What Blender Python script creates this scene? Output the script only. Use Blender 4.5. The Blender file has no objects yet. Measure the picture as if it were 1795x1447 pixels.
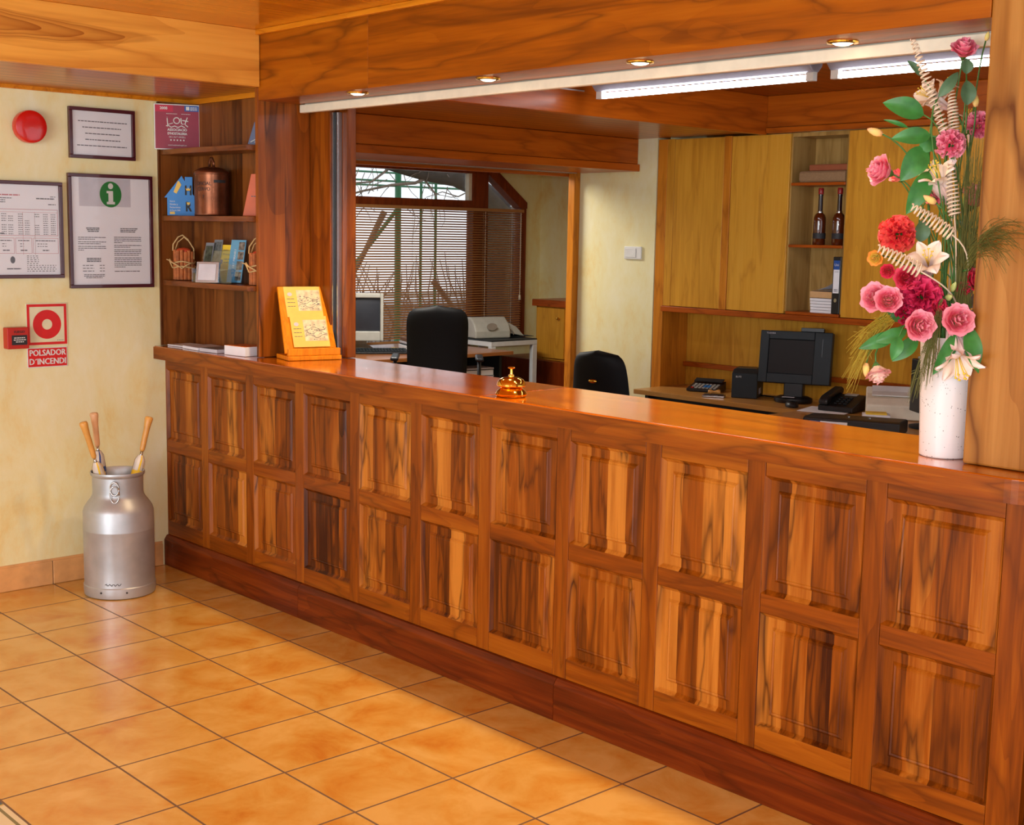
import bpy, bmesh, math, random
from mathutils import Vector, Matrix, Euler
PI = math.pi
C = bpy.context.scene.collection
sc = bpy.context.scene

# ------------------------------------------------------------------ camera
cd = bpy.data.cameras.new('camera'); cam = bpy.data.objects.new('camera', cd); C.objects.link(cam)
_R = Matrix(((0.6785144, 0.7343672, 0.0179708), (-0.1115259, 0.0788019, 0.9906322), (0.7260717, -0.6741625, 0.1353692)))
cam.matrix_world = Matrix.Translation((5.8565, -3.0837, 1.6725)) @ _R.transposed().to_4x4()
cd.sensor_fit = 'HORIZONTAL'; cd.sensor_width = 36.0; cd.lens = 36.0 * 2295.85 / 1795.0
cd.clip_start = 0.05; cd.clip_end = 200
sc.camera = cam
# ------------------------------------------------------------------ look
vs = sc.view_settings
vs.view_transform = 'Standard'; vs.look = 'None'; vs.gamma = 1.0; vs.use_curve_mapping = False
vs.exposure = 0.0
# ------------------------------------------------------------------ daylight, lamps of the room and added fill
wd = bpy.data.worlds.new('world'); sc.world = wd; wd.use_nodes = True
wn = wd.node_tree.nodes; bg = wn['Background']
bg.inputs['Color'].default_value = (0.86, 0.93, 1.0, 1); bg.inputs['Strength'].default_value = 1.5

def lamp(name, kind, loc, energy, color=(1, 1, 1), aim=None, **kw):
    d = bpy.data.lights.new(name, kind); d.energy = energy; d.color = color
    for k, v in kw.items(): setattr(d, k, v)
    o = bpy.data.objects.new(name, d); C.objects.link(o); o.location = loc
    if aim is not None:
        o.rotation_euler = (Vector(aim) - Vector(loc)).to_track_quat('-Z', 'Y').to_euler()
    return o
# added fill light behind the photographer, standing in for lobby daylight
lamp('lobby_fill', 'AREA', (4.2, -6.6, 1.5), 190, (0.92, 0.97, 1.0), aim=(2.2, 0.0, 0.9), shape='RECTANGLE', size=3.5, size_y=2.2)
# the camera's own flash
# unseen lamp added under the bay ceiling to brighten the window bay
lamp('bay_fill_light', 'AREA', (-1.3, 2.4, 2.29), 60, (1.0, 0.94, 0.84), aim=(-1.3, 2.4, 0), shape='RECTANGLE', size=1.2, size_y=.3)
lamp('flash', 'POINT', (5.80, -3.13, 1.735), 125, (0.93, 0.97, 1.0), shadow_soft_size=0.025)
# the four halogen downlights in the pelmet over the counter
DOWN = [(1.43, 0.14), (2.22, 0.145), (2.95, 0.15), (3.68, 0.19)]
for x, y in DOWN:
    lamp('halogen', 'SPOT', (x, y, 2.212), 48, (1.0, 0.72, 0.40), aim=(x - 0.02, y - 0.12, 0), spot_size=2.1, spot_blend=0.7, shadow_soft_size=0.035)

# ------------------------------------------------------------------ helpers
def srgb(r, g, b):
    def f(c):
        c /= 255.0
        return c / 12.92 if c <= 0.04045 else ((c + 0.055) / 1.055) ** 2.4
    return (f(r), f(g), f(b), 1.0)

class MB:
    def __init__(s): s.v = []; s.f = []
    def add(s, vs_, fs, M=None):
        n = len(s.v)
        s.v += [tuple(M @ Vector(v)) if M is not None else tuple(v) for v in vs_]
        s.f += [tuple(i + n for i in f) for f in fs]
        return s
    def box(s, x0, y0, z0, x1, y1, z1, M=None):
        if x0 > x1: x0, x1 = x1, x0
        if y0 > y1: y0, y1 = y1, y0
        if z0 > z1: z0, z1 = z1, z0
        return s.add([(x0,y0,z0),(x1,y0,z0),(x1,y1,z0),(x0,y1,z0),(x0,y0,z1),(x1,y0,z1),(x1,y1,z1),(x0,y1,z1)],
              [(0,3,2,1),(4,5,6,7),(0,1,5,4),(1,2,6,5),(2,3,7,6),(3,0,4,7)], M)
    def prism(s, pts, a, b, ax='Y', M=None):
        """polygon pts in the plane across ax, extruded from a to b"""
        def P(p, t):
            return {'Y': (p[0], t, p[1]), 'X': (t, p[0], p[1]), 'Z': (p[0], p[1], t)}[ax]
        n = len(pts); v = [P(p, a) for p in pts] + [P(p, b) for p in pts]
        f = [tuple(range(n)), tuple(range(2*n-1, n-1, -1))] + [(i, i+n, (i+1) % n + n, (i+1) % n) for i in range(n)]
        return s.add(v, f, M)
    def lathe(s, prof, n=32, M=None, cap=True, a0=0, a1=2*PI):
        v = []; f = []; full = abs(a1 - a0 - 2*PI) < 1e-6; m = n if full else n + 1
        for r, z in prof:
            for i in range(m):
                a = a0 + (a1 - a0) * i / n
                v.append((r*math.cos(a), r*math.sin(a), z))
        for j in range(len(prof)-1):
            for i in range(n):
                k = (i+1) % m
                f.append((j*m+i, j*m+k, (j+1)*m+k, (j+1)*m+i))
        if cap:
            if prof[0][0] > 1e-5: f.append(tuple(range(m-1, -1, -1)))
            if prof[-1][0] > 1e-5: f.append(tuple((len(prof)-1)*m+i for i in range(m)))
        return s.add(v, f, M)
    def tube(s, pts, r, n=8, cap=True, flat=1.0):
        pts = [Vector(p) for p in pts]
        if not hasattr(r, '__len__'): r = [r]*len(pts)
        v = []; f = []; up = None
        for i, p in enumerate(pts):
            t = (pts[min(i+1, len(pts)-1)] - pts[max(i-1, 0)])
            if t.length < 1e-9: t = Vector((0,0,1))
            t.normalize()
            if up is None:
                up = Vector((0,0,1)) if abs(t.z) < .9 else Vector((1,0,0))
            a = t.cross(up)
            if a.length < 1e-6: a = t.orthogonal()
            a.normalize(); b = a.cross(t).normalized(); up = b
            for k in range(n):
                th = 2*PI*k/n
                v.append(p + a*math.cos(th)*r[i] + b*math.sin(th)*r[i]*flat)
        for i in range(len(pts)-1):
            for k in range(n):
                k2 = (k+1) % n
                f.append((i*n+k, i*n+k2, (i+1)*n+k2, (i+1)*n+k))
        if cap:
            f.append(tuple(range(n-1, -1, -1))); f.append(tuple((len(pts)-1)*n+k for k in range(n)))
        return s.add(v, f)
    def cyl(s, p0, p1, r0, r1=None, n=24):
        return s.tube([p0, p1], [r0, r0 if r1 is None else r1], n)
    def grid(s, fn, nu, nv, M=None):
        v = [fn(i/nu, j/nv) for j in range(nv+1) for i in range(nu+1)]
        f = [(j*(nu+1)+i, j*(nu+1)+i+1, (j+1)*(nu+1)+i+1, (j+1)*(nu+1)+i) for j in range(nv) for i in range(nu)]
        return s.add(v, f, M)
    def build(s, name, mat, parent=None, loc=None, bevel=0, smooth=False, seg=2, fix=True, shift=None):
        """link as ONE mesh object; loc = origin (vertices given in the same frame are moved back by it)"""
        me = bpy.data.meshes.new(name)
        o0 = Vector(loc) if loc is not None else Vector((0,0,0))
        me.from_pydata([tuple(Vector(v) - o0) for v in s.v], [], s.f)
        me.validate(); me.materials.append(mat)
        if fix:
            bm = bmesh.new(); bm.from_mesh(me)
            bmesh.ops.recalc_face_normals(bm, faces=bm.faces)
            bm.to_mesh(me); bm.free()
        o = bpy.data.objects.new(name, me); C.objects.link(o); o.location = o0
        if parent is not None: o.parent = parent
        if smooth:
            for p in me.polygons: p.use_smooth = True
            if smooth == 'auto':
                m_ = o.modifiers.new('split', 'EDGE_SPLIT'); m_.split_angle = math.radians(38)
        if bevel:
            m_ = o.modifiers.new('bevel', 'BEVEL'); m_.width = bevel; m_.segments = seg; m_.limit_method = 'ANGLE'; m_.angle_limit = math.radians(40)
        return o

def thing(name, label, cat, loc=(0,0,0), rotz=0, group=None):
    o = bpy.data.objects.new(name, None); C.objects.link(o); o.empty_display_size = .05
    o.location = loc; o.rotation_euler = (0, 0, rotz); o['label'] = label; o['category'] = cat
    if group: o['group'] = group
    return o
def tag(o, label, cat, group=None):
    o['label'] = label; o['category'] = cat
    if group: o['group'] = group
    return o
def struct(o): o['kind'] = 'structure'; return o
def lab(o, t): o['label'] = t; return o

_font_cache = {}
def text_verts(body, size, align='CENTER', ext=0.0006, sx=1.0, res=2):
    key = (body, align, res)
    if key not in _font_cache:
        cu = bpy.data.curves.new('lettering', 'FONT'); cu.body = body; cu.align_x = align; cu.align_y = 'CENTER'
        cu.size = 1.0; cu.resolution_u = res
        ob = bpy.data.objects.new('lettering_source', cu); C.objects.link(ob)
        dg = bpy.context.evaluated_depsgraph_get(); dg.update()
        me = bpy.data.meshes.new_from_object(ob.evaluated_get(dg))
        _font_cache[key] = ([tuple(v.co) for v in me.vertices], [tuple(p.vertices) for p in me.polygons])
        bpy.data.objects.remove(ob); bpy.data.curves.remove(cu); bpy.data.meshes.remove(me)
    V, F = _font_cache[key]
    return [(x*size*sx, y*size, z) for x, y, z in V], F
def write(mb, body, x, z, size, y=0.0, align='CENTER', sx=1.0, M=None, bold=False):
    """lettering lying in the local xz plane at depth y, read from -y"""
    V, F = text_verts(body, size, align, sx=sx)
    offs = [(0, 0)] if not bold else [(0, 0), (size*.035, 0), (-size*.035, 0), (0, size*.02)]
    for k_, (dx, dz) in enumerate(offs):
        mb.add([(x+dx+a, y-.0002*k_, z+dz+b) for a, b, c in V], F, M)
def dashes(mb, rnd, x0, x1, z, h, y, word=(.006, .02), gap=.003, M=None, fill=1.0):
    x = x0; end = x0 + (x1-x0)*fill
    while x < end:
        w = min(rnd.uniform(*word), end-x)
        mb.add([(x,y,z),(x+w,y,z),(x+w,y,z+h),(x,y,z+h)], [(0,1,2,3)], M)
        x += w + gap

# ------------------------------------------------------------------ materials
def newmat(name):
    m = bpy.data.materials.new(name); m.use_nodes = True
    nt = m.node_tree; b = nt.nodes['Principled BSDF']
    return m, nt, b
class NB:
    def __init__(s, nt): s.nt = nt
    def n(s, t, **kw):
        o = s.nt.nodes.new(t)
        for k, v in kw.items():
            if k.startswith('i_'):
                key = k[2:]
                o.inputs[int(key) if key.isdigit() else key.replace('_', ' ')].default_value = v
            else: setattr(o, k, v)
        return o
    def l(s, a, b): s.nt.links.new(a, b)
    def math(s, op, a, b=None, c=None):
        o = s.nt.nodes.new('ShaderNodeMath'); o.operation = op
        for i, q in enumerate((a, b, c)):
            if q is None: continue
            if hasattr(q, 'links'): s.l(q, o.inputs[i])
            else: o.inputs[i].default_value = q
        return o.outputs[0]
    def mix(s, fac, a, b, mode='MIX'):
        o = s.nt.nodes.new('ShaderNodeMix'); o.data_type = 'RGBA'; o.blend_type = mode
        for k, q in ((0, fac), (6, a), (7, b)):
            if hasattr(q, 'links'): s.l(q, o.inputs[k])
            else: o.inputs[k].default_value = q
        return o.outputs[2]
    def ramp(s, fac, stops):
        o = s.nt.nodes.new('ShaderNodeValToRGB')
        e = o.color_ramp.elements
        while len(e) < len(stops): e.new(0.5)
        for i, (p, c) in enumerate(stops): e[i].position = p; e[i].color = c
        s.l(fac, o.inputs[0]); return o.outputs[0]
def setp(b, **kw):
    for k, v in kw.items():
        b.inputs[k.replace('_', ' ')].default_value = v
def plain(name, col, rough=.5, metal=0, coat=0, noise=0, nscale=20, spec=.5):
    m, nt, b = newmat(name); q = NB(nt)
    setp(b, Base_Color=col, Roughness=rough, Metallic=metal, Coat_Weight=coat)
    b.inputs['Specular IOR Level'].default_value = spec
    tc = q.n('ShaderNodeTexCoord'); nz = q.n('ShaderNodeTexNoise', i_Scale=nscale, i_Detail=3.0); q.l(tc.outputs['Object'], nz.inputs['Vector'])
    a = noise if noise else .06
    r_ = q.ramp(nz.outputs[0], [(.3, tuple(c*(1-a) for c in col[:3])+(1,)), (.7, tuple(min(1, c*(1+a)) for c in col[:3])+(1,))])
    q.l(r_, b.inputs['Base Color'])
    return m
def wood(name, axis, dark, mid, light, k=1.0, rings=9.0, stave=0, stave_ax=None, tone=.35, rough=.32, coat=.07, spec=.2, veins=.5, ringw=.16, knots=.0, fibre=.28, groove=0, contrast=1.0, stretch=.11, swirl=.5):
    """varnished wood: growth rings stretched along axis, fibres, optional staves / tongue-and-groove boards"""
    m, nt, b = newmat(name); q = NB(nt)
    setp(b, Roughness=rough, Coat_Weight=coat, Coat_Roughness=.12); b.inputs['Specular IOR Level'].default_value = spec
    tc = q.n('ShaderNodeTexCoord'); oi = q.n('ShaderNodeObjectInfo')
    sep = q.n('ShaderNodeSeparateXYZ'); q.l(tc.outputs['Object'], sep.inputs[0])
    rv = q.math('MULTIPLY', oi.outputs['Random'], 37.0)
    off = q.n('ShaderNodeCombineXYZ'); q.l(rv, off.inputs[0]); q.l(q.math('MULTIPLY', rv, 1.7), off.inputs[1]); q.l(q.math('MULTIPLY', rv, .6), off.inputs[2])
    vec = q.n('ShaderNodeVectorMath', operation='ADD'); q.l(tc.outputs['Object'], vec.inputs[0]); q.l(off.outputs[0], vec.inputs[1])
    cur = vec.outputs[0]; tonev = None; edge = None
    if stave:
        ax = {'X': 0, 'Y': 1, 'Z': 2}[stave_ax]
        s_ = q.math('DIVIDE', sep.outputs[ax], stave)
        wob = q.n('ShaderNodeTexNoise', i_Scale=.0, i_Detail=0.0)
        fl = q.math('FLOOR', s_)
        cmb = q.n('ShaderNodeCombineXYZ'); q.l(fl, cmb.inputs[0]); q.l(rv, cmb.inputs[1])
        wn_ = q.n('ShaderNodeTexWhiteNoise', noise_dimensions='3D'); q.l(cmb.outputs[0], wn_.inputs['Vector'])
        tonev = wn_.outputs['Value']
        sc_ = q.n('ShaderNodeVectorMath', operation='SCALE'); q.l(wn_.outputs['Color'], sc_.inputs[0]); sc_.inputs['Scale'].default_value = 23.0
        ad = q.n('ShaderNodeVectorMath', operation='ADD'); q.l(cur, ad.inputs[0]); q.l(sc_.outputs[0], ad.inputs[1]); cur = ad.outputs[0]
        if groove:
            fr = q.math('FRACT', s_); edge = q.math('LESS_THAN', q.math('MINIMUM', fr, q.math('SUBTRACT', 1.0, fr)), groove)
    mp = q.n('ShaderNodeMapping'); q.l(cur, mp.inputs['Vector'])
    st = [5.0*k]*3; st['XYZ'.index(axis)] = 5.0*k*stretch; mp.inputs['Scale'].default_value = st
    n1 = q.n('ShaderNodeTexNoise', i_Scale=1.0, i_Detail=2.0, i_Roughness=.45, i_Distortion=swirl); q.l(mp.outputs[0], n1.inputs['Vector'])
    ring = q.math('POWER', q.math('FRACT', q.math('MULTIPLY', n1.outputs[0], rings*1.5)), .55)
    mp2 = q.n('ShaderNodeMapping'); q.l(cur, mp2.inputs['Vector'])
    s2 = [150.0*k]*3; s2['XYZ'.index(axis)] = 5.0*k; mp2.inputs['Scale'].default_value = s2
    n2 = q.n('ShaderNodeTexNoise', i_Scale=1.0, i_Detail=3.0, i_Roughness=.6); q.l(mp2.outputs[0], n2.inputs['Vector'])
    mp3 = q.n('ShaderNodeMapping'); q.l(cur, mp3.inputs['Vector'])
    s3 = [24.0*k]*3; s3['XYZ'.index(axis)] = 1.3*k; mp3.inputs['Scale'].default_value = s3
    n3 = q.n('ShaderNodeTexNoise', i_Scale=1.0, i_Detail=4.0, i_Roughness=.58, i_Distortion=.35); q.l(mp3.outputs[0], n3.inputs['Vector'])
    f = q.math('ADD', q.math('MULTIPLY', ring, ringw*contrast), q.math('MULTIPLY', n2.outputs[0], fibre))
    f = q.math('ADD', f, q.math('MULTIPLY', q.math('SUBTRACT', n3.outputs[0], .5), 1.15*contrast))
    f = q.math('ADD', f, q.math('MULTIPLY', q.math('SUBTRACT', oi.outputs['Random'], .5), tone*.5))
    f = q.math('ADD', f, .28)
    if tonev is not None: f = q.math('ADD', f, q.math('MULTIPLY', q.math('SUBTRACT', tonev, .5), tone))
    col = q.ramp(f, [(.08, dark), (.48, mid), (.92, light)])
    if veins:
        mp4 = q.n('ShaderNodeMapping'); q.l(cur, mp4.inputs['Vector'])
        s4 = [8.5*k]*3; s4['XYZ'.index(axis)] = 1.2*k; mp4.inputs['Scale'].default_value = s4
        n4 = q.n('ShaderNodeTexNoise', i_Scale=1.0, i_Detail=3.0, i_Roughness=.5, i_Distortion=.4); q.l(mp4.outputs[0], n4.inputs['Vector'])
        vn = q.ramp(q.math('ABSOLUTE', q.math('SUBTRACT', n4.outputs[0], .5)), [(.0, (1,1,1,1)), (.016, (.5,.5,.5,1)), (.05, (0,0,0,1))])
        vn = q.math('MULTIPLY', vn, q.math('MULTIPLY', n3.outputs[0], 1.7*veins))
        col = q.mix(vn, col, dark)
    if knots:
        vo = q.n('ShaderNodeTexVoronoi', i_Scale=1.0); mk = q.n('ShaderNodeMapping'); q.l(cur, mk.inputs['Vector'])
        sk = [4.6*k]*3; sk['XYZ'.index(axis)] = 1.9*k; mk.inputs['Scale'].default_value = sk; q.l(mk.outputs[0], vo.inputs['Vector'])
        kk = q.ramp(vo.outputs['Distance'], [(.03*knots, (1,1,1,1)), (.17*knots, (0,0,0,1))])
        col = q.mix(q.math('MULTIPLY', kk, .8), col, tuple(c*.45 for c in dark[:3])+(1,))
    if edge is not None:
        col = q.mix(q.math('MULTIPLY', edge, .75), col, tuple(c*.5 for c in dark[:3])+(1,))
    q.l(col, b.inputs['Base Color'])
    bp = q.n('ShaderNodeBump', i_Strength=.12, i_Distance=.002); q.l(n2.outputs[0], bp.inputs['Height']); q.l(bp.outputs[0], b.inputs['Normal'])
    return m
W_D = srgb(58, 20, 3)
M = {}
M['panel'] = wood('walnut_panel', 'Z', W_D, srgb(146, 74, 10), srgb(198, 126, 46), stave=.083, stave_ax='X', tone=.5, rings=3, knots=.8, contrast=.9, veins=.8)
M['stile'] = wood('walnut_stile', 'Z', W_D, srgb(136, 66, 6), srgb(178, 102, 20), tone=.25, rings=4, contrast=.8)
M['rail'] = wood('walnut_rail', 'X', W_D, srgb(138, 67, 6), srgb(178, 102, 20), tone=.25, rings=4, contrast=.8)
M['plinth'] = wood('walnut_plinth', 'X', srgb(44, 12, 2), srgb(104, 38, 6), srgb(146, 66, 14), tone=.2, rings=4, contrast=.9)
M['top'] = wood('walnut_top', 'X', srgb(92, 34, 3), srgb(184, 90, 4), srgb(222, 132, 16), tone=.2, rings=4, rough=.12, coat=.7, spec=.5, contrast=.75, stave=.11, stave_ax='Y')
M['fascia'] = wood('walnut_fascia', 'X', srgb(78, 34, 4), srgb(160, 82, 5), srgb(188, 108, 16), tone=.15, rings=4, k=.7, contrast=.75, stretch=.16, swirl=.9, veins=.6, ringw=.12)
M['pillar'] = wood('walnut_pillar', 'Z', srgb(52, 22, 4), srgb(140, 72, 16), srgb(186, 108, 36), tone=.25, rings=4, k=.7, stave=.17, stave_ax='Y', contrast=.9, stretch=.14, veins=.9)
M['column'] = wood('walnut_column', 'Z', srgb(100, 54, 12), srgb(160, 104, 42), srgb(194, 140, 72), tone=.2, rings=4, k=.6, stretch=.16, contrast=.9, veins=1.0)
M['niche'] = wood('walnut_niche', 'Z', srgb(44, 18, 4), srgb(104, 54, 18), srgb(140, 82, 34), tone=.5, rings=5, stave=.09, stave_ax='X', contrast=.8)
M['niche_side'] = wood('walnut_niche_side', 'Z', srgb(44, 18, 4), srgb(104, 54, 18), srgb(140, 82, 34), tone=.5, rings=5, stave=.09, stave_ax='Y', contrast=.8)
M['shelf'] = wood('walnut_shelf', 'X', srgb(60, 26, 8), srgb(122, 68, 30), srgb(150, 90, 44), tone=.2)
M['pine'] = wood('pine_board', 'Y', srgb(176, 92, 20), srgb(238, 168, 70), srgb(246, 188, 98), tone=.1, rings=5, k=.45, stretch=.2, contrast=.75, fibre=.1, swirl=.8)
def add_figure(m, y0, z0, a, b_, col):
    # the dark lens-shaped cathedral figure sawn into this board
    nt = m.node_tree; q = NB(nt); b = nt.nodes['Principled BSDF']; src = b.inputs['Base Color'].links[0].from_socket
    tc = q.n('ShaderNodeTexCoord'); nz = q.n('ShaderNodeTexNoise', i_Scale=3.0, i_Detail=2.0); q.l(tc.outputs['Object'], nz.inputs[0])
    sp = q.n('ShaderNodeSeparateXYZ'); q.l(tc.outputs['Object'], sp.inputs[0])
    u = q.math('DIVIDE', q.math('SUBTRACT', sp.outputs[1], y0), a); v = q.math('DIVIDE', q.math('ADD', q.math('SUBTRACT', sp.outputs[2], z0), q.math('MULTIPLY', q.math('SUBTRACT', nz.outputs[0], .5), .05)), b_)
    d = q.math('ADD', q.math('ABSOLUTE', u), q.math('MULTIPLY', v, v))
    rg = q.math('POWER', q.math('FRACT', q.math('MULTIPLY', d, 5.0)), 2.0)
    mask = q.ramp(d, [(.0, (1,1,1,1)), (.90, (.75,.75,.75,1)), (.98, (0,0,0,1))])
    q.l(q.mix(q.math('MULTIPLY', mask, q.math('ADD', q.math('MULTIPLY', rg, .6), .3)), src, col), b.inputs['Base Color'])
add_figure(M['pine'], -1.25, 2.425, .86, .062, srgb(140, 62, 6))
M['pine_ceiling'] = wood('pine_ceiling', 'Y', srgb(150, 76, 2), srgb(214, 130, 8), srgb(232, 154, 28), tone=.2, stave=.095, stave_ax='X', groove=.04, contrast=.4, coat=.6, rough=.2)
M['pine_soffit'] = wood('pine_soffit', 'Y', srgb(140, 72, 8), srgb(192, 114, 26), srgb(210, 138, 48), tone=.15, stave=.095, stave_ax='X', groove=.06, contrast=.4, coat=.25, rough=.32)
M['pine_trim'] = wood('pine_trim', 'X', srgb(160, 84, 10), srgb(212, 130, 22), srgb(226, 150, 40), tone=.1)
M['office_beam'] = wood('office_beam', 'Y', srgb(100, 36, 4), srgb(186, 90, 14), srgb(208, 116, 28), tone=.1, rings=4, k=.7, knots=.35, contrast=.5)
M['office_beam_x'] = wood('office_beam_x', 'X', srgb(100, 36, 4), srgb(178, 88, 14), srgb(200, 112, 28), tone=.1, rings=4, k=.7, knots=.3, contrast=.5)
M['office_ceiling'] = wood('office_ceiling', 'Y', srgb(96, 40, 4), srgb(160, 78, 10), srgb(180, 98, 20), tone=.15, stave=.095, stave_ax='X', groove=.04, contrast=.4)
M['oak_door'] = wood('oak_door', 'Z', srgb(170, 106, 24), srgb(216, 156, 50), srgb(228, 172, 72), tone=.15, rings=6, contrast=.45, stave=.16, stave_ax='X', rough=.35)
M['oak_niche'] = wood('oak_niche', 'Z', srgb(120, 86, 36), srgb(176, 138, 76), srgb(200, 166, 104), tone=.3, rings=6, contrast=.6, stave=.12, stave_ax='X')
M['frame_pine'] = wood('frame_pine', 'Z', srgb(130, 60, 8), srgb(206, 128, 34), srgb(222, 150, 54), tone=.1, knots=.4, contrast=.4)
M['ledge'] = wood('ledge', 'X', srgb(96, 34, 4), srgb(172, 80, 16), srgb(190, 98, 26), tone=.1, knots=.3, contrast=.5)
M['win_wood'] = wood('window_wood', 'Z', srgb(64, 20, 4), srgb(126, 50, 14), srgb(150, 70, 24), tone=.1, contrast=.5)
M['desk'] = wood('desk_laminate', 'X', srgb(168, 116, 56), srgb(192, 138, 70), srgb(204, 154, 88), tone=.05, contrast=.25, coat=.2, rough=.35)
M['desk2'] = wood('desk_laminate_brown', 'Y', srgb(96, 50, 18), srgb(150, 90, 42), srgb(170, 108, 56), tone=.05, contrast=.4, coat=.3)
M['stand'] = wood('stand_pine', 'Z', srgb(190, 96, 6), srgb(236, 140, 20), srgb(250, 168, 40), tone=.1, rings=9, contrast=.6, k=1.4)
M['office_floor'] = wood('office_floor', 'Y', srgb(60, 20, 4), srgb(120, 54, 14), srgb(140, 70, 24), tone=.3, stave=.1, stave_ax='X', groove=.02)

def plaster():
    m, nt, b = newmat('cream_plaster'); q = NB(nt); setp(b, Roughness=.75)
    tc = q.n('ShaderNodeTexCoord'); mp = q.n('ShaderNodeMapping'); q.l(tc.outputs['Object'], mp.inputs[0]); mp.inputs['Scale'].default_value = (1, 1, .55)
    n1 = q.n('ShaderNodeTexNoise', i_Scale=4.5, i_Detail=6.0, i_Roughness=.62, i_Distortion=.6); q.l(mp.outputs[0], n1.inputs[0])
    n2 = q.n('ShaderNodeTexNoise', i_Scale=22.0, i_Detail=5.0, i_Roughness=.7); q.l(mp.outputs[0], n2.inputs[0])
    f = q.math('ADD', q.math('MULTIPLY', n1.outputs[0], .72), q.math('MULTIPLY', n2.outputs[0], .28))
    c = q.ramp(f, [(.36, srgb(239, 233, 194)), (.52, srgb(235, 225, 172)), (.62, srgb(233, 214, 150)), (.72, srgb(229, 197, 124))])
    q.l(c, b.inputs['Base Color'])
    bp = q.n('ShaderNodeBump', i_Strength=.2, i_Distance=.004); q.l(n2.outputs[0], bp.inputs['Height']); q.l(bp.outputs[0], b.inputs['Normal'])
    return m
M['plaster'] = plaster()
def tiles():
    m, nt, b = newmat('glazed_terracotta_tiles'); q = NB(nt); setp(b, Coat_Weight=.25, Coat_Roughness=.2)
    tc = q.n('ShaderNodeTexCoord'); sep = q.n('ShaderNodeSeparateXYZ'); q.l(tc.outputs['Object'], sep.inputs[0])
    T = .37
    u = q.math('DIVIDE', q.math('SUBTRACT', sep.outputs[0], .6975), T); v = q.math('DIVIDE', q.math('ADD', sep.outputs[1], .5772), T)
    fu, fv = q.math('FRACT', u), q.math('FRACT', v)
    du = q.math('MINIMUM', fu, q.math('SUBTRACT', 1.0, fu)); dv = q.math('MINIMUM', fv, q.math('SUBTRACT', 1.0, fv))
    d = q.math('MINIMUM', du, dv); grout = q.math('LESS_THAN', d, .0100)
    cell = q.n('ShaderNodeCombineXYZ'); q.l(q.math('FLOOR', u), cell.inputs[0]); q.l(q.math('FLOOR', v), cell.inputs[1])
    wn_ = q.n('ShaderNodeTexWhiteNoise', noise_dimensions='2D'); q.l(cell.outputs[0], wn_.inputs['Vector'])
    sc_ = q.n('ShaderNodeVectorMath', operation='SCALE'); q.l(wn_.outputs['Color'], sc_.inputs[0]); sc_.inputs['Scale'].default_value = 9.0
    ad = q.n('ShaderNodeVectorMath', operation='ADD'); q.l(tc.outputs['Object'], ad.inputs[0]); q.l(sc_.outputs[0], ad.inputs[1])
    n1 = q.n('ShaderNodeTexNoise', i_Scale=5.0, i_Detail=5.0, i_Roughness=.6, i_Distortion=.4); q.l(ad.outputs[0], n1.inputs[0])
    rim = q.math('MULTIPLY', q.math('SUBTRACT', .5, d), -.18)
    f = q.math('ADD', q.math('ADD', n1.outputs[0], rim), q.math('MULTIPLY', q.math('SUBTRACT', wn_.outputs['Value'], .5), .06))
    c = q.ramp(f, [(.30, srgb(222, 178, 100)), (.45, srgb(214, 164, 80)), (.56, srgb(208, 148, 60)), (.68, srgb(198, 124, 42))])
    # border of decorated tiles towards the lobby
    ins = q.math('LESS_THAN', sep.outputs[1], -1.6872)
    vo = q.n('ShaderNodeTexVoronoi', i_Scale=11.0, i_Randomness=.7); q.l(tc.outputs['Object'], vo.inputs['Vector'])
    deco = q.ramp(vo.outputs['Distance'], [(.22, srgb(70, 66, 84)), (.27, srgb(96, 120, 84)), (.33, srgb(214, 170, 90)), (.42, srgb(222, 208, 170))])
    line = q.math('LESS_THAN', q.math('ABSOLUTE', q.math('ADD', sep.outputs[1], 1.712)), .005)
    deco = q.mix(line, deco, srgb(120, 110, 70))
    c = q.mix(ins, c, deco)
    c = q.mix(grout, c, srgb(112, 84, 62))
    q.l(c, b.inputs['Base Color'])
    q.l(q.math('ADD', q.math('MULTIPLY', n1.outputs[0], .18), q.math('ADD', q.math('MULTIPLY', grout, .4), .1)), b.inputs['Roughness'])
    h = q.math('SUBTRACT', 1.0, grout); bp = q.n('ShaderNodeBump', i_Strength=.5, i_Distance=.002); q.l(h, bp.inputs['Height']); q.l(bp.outputs[0], b.inputs['Normal'])
    return m
M['tiles'] = tiles()
M['skirting'] = plain('terracotta_skirting', srgb(218, 162, 102), .3, coat=.3, noise=.14, nscale=14)
M['grout'] = plain('grout', srgb(120, 96, 74), .8)
def glass(name, tint=(1,1,1,1), refl=1.0):
    m = bpy.data.materials.new(name); m.use_nodes = True; nt = m.node_tree; nt.nodes.clear(); q = NB(nt)
    out = q.n('ShaderNodeOutputMaterial'); tr = q.n('ShaderNodeBsdfTransparent'); tr.inputs[0].default_value = tint
    gl = q.n('ShaderNodeBsdfGlossy'); gl.inputs['Roughness'].default_value = .03
    fr = q.n('ShaderNodeFresnel', i_IOR=1.45); mx = q.n('ShaderNodeMixShader')
    q.l(q.math('MULTIPLY', fr.outputs[0], refl), mx.inputs[0]); q.l(tr.outputs[0], mx.inputs[1]); q.l(gl.outputs[0], mx.inputs[2]); q.l(mx.outputs[0], out.inputs[0])
    return m
M['glass'] = glass('clear_glass')
M['picture_glass'] = glass('picture_glass', refl=.45)
M['acrylic'] = glass('clear_acrylic', (.9, .94, .96, 1), 1.2)
def emit(name, col, s):
    m, nt, b = newmat(name); setp(b, Base_Color=col, Emission_Color=col, Emission_Strength=s); return m
M['tube_on'] = emit('lit_tube', (1.0, .97, 1.0, 1), 20.0)
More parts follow.
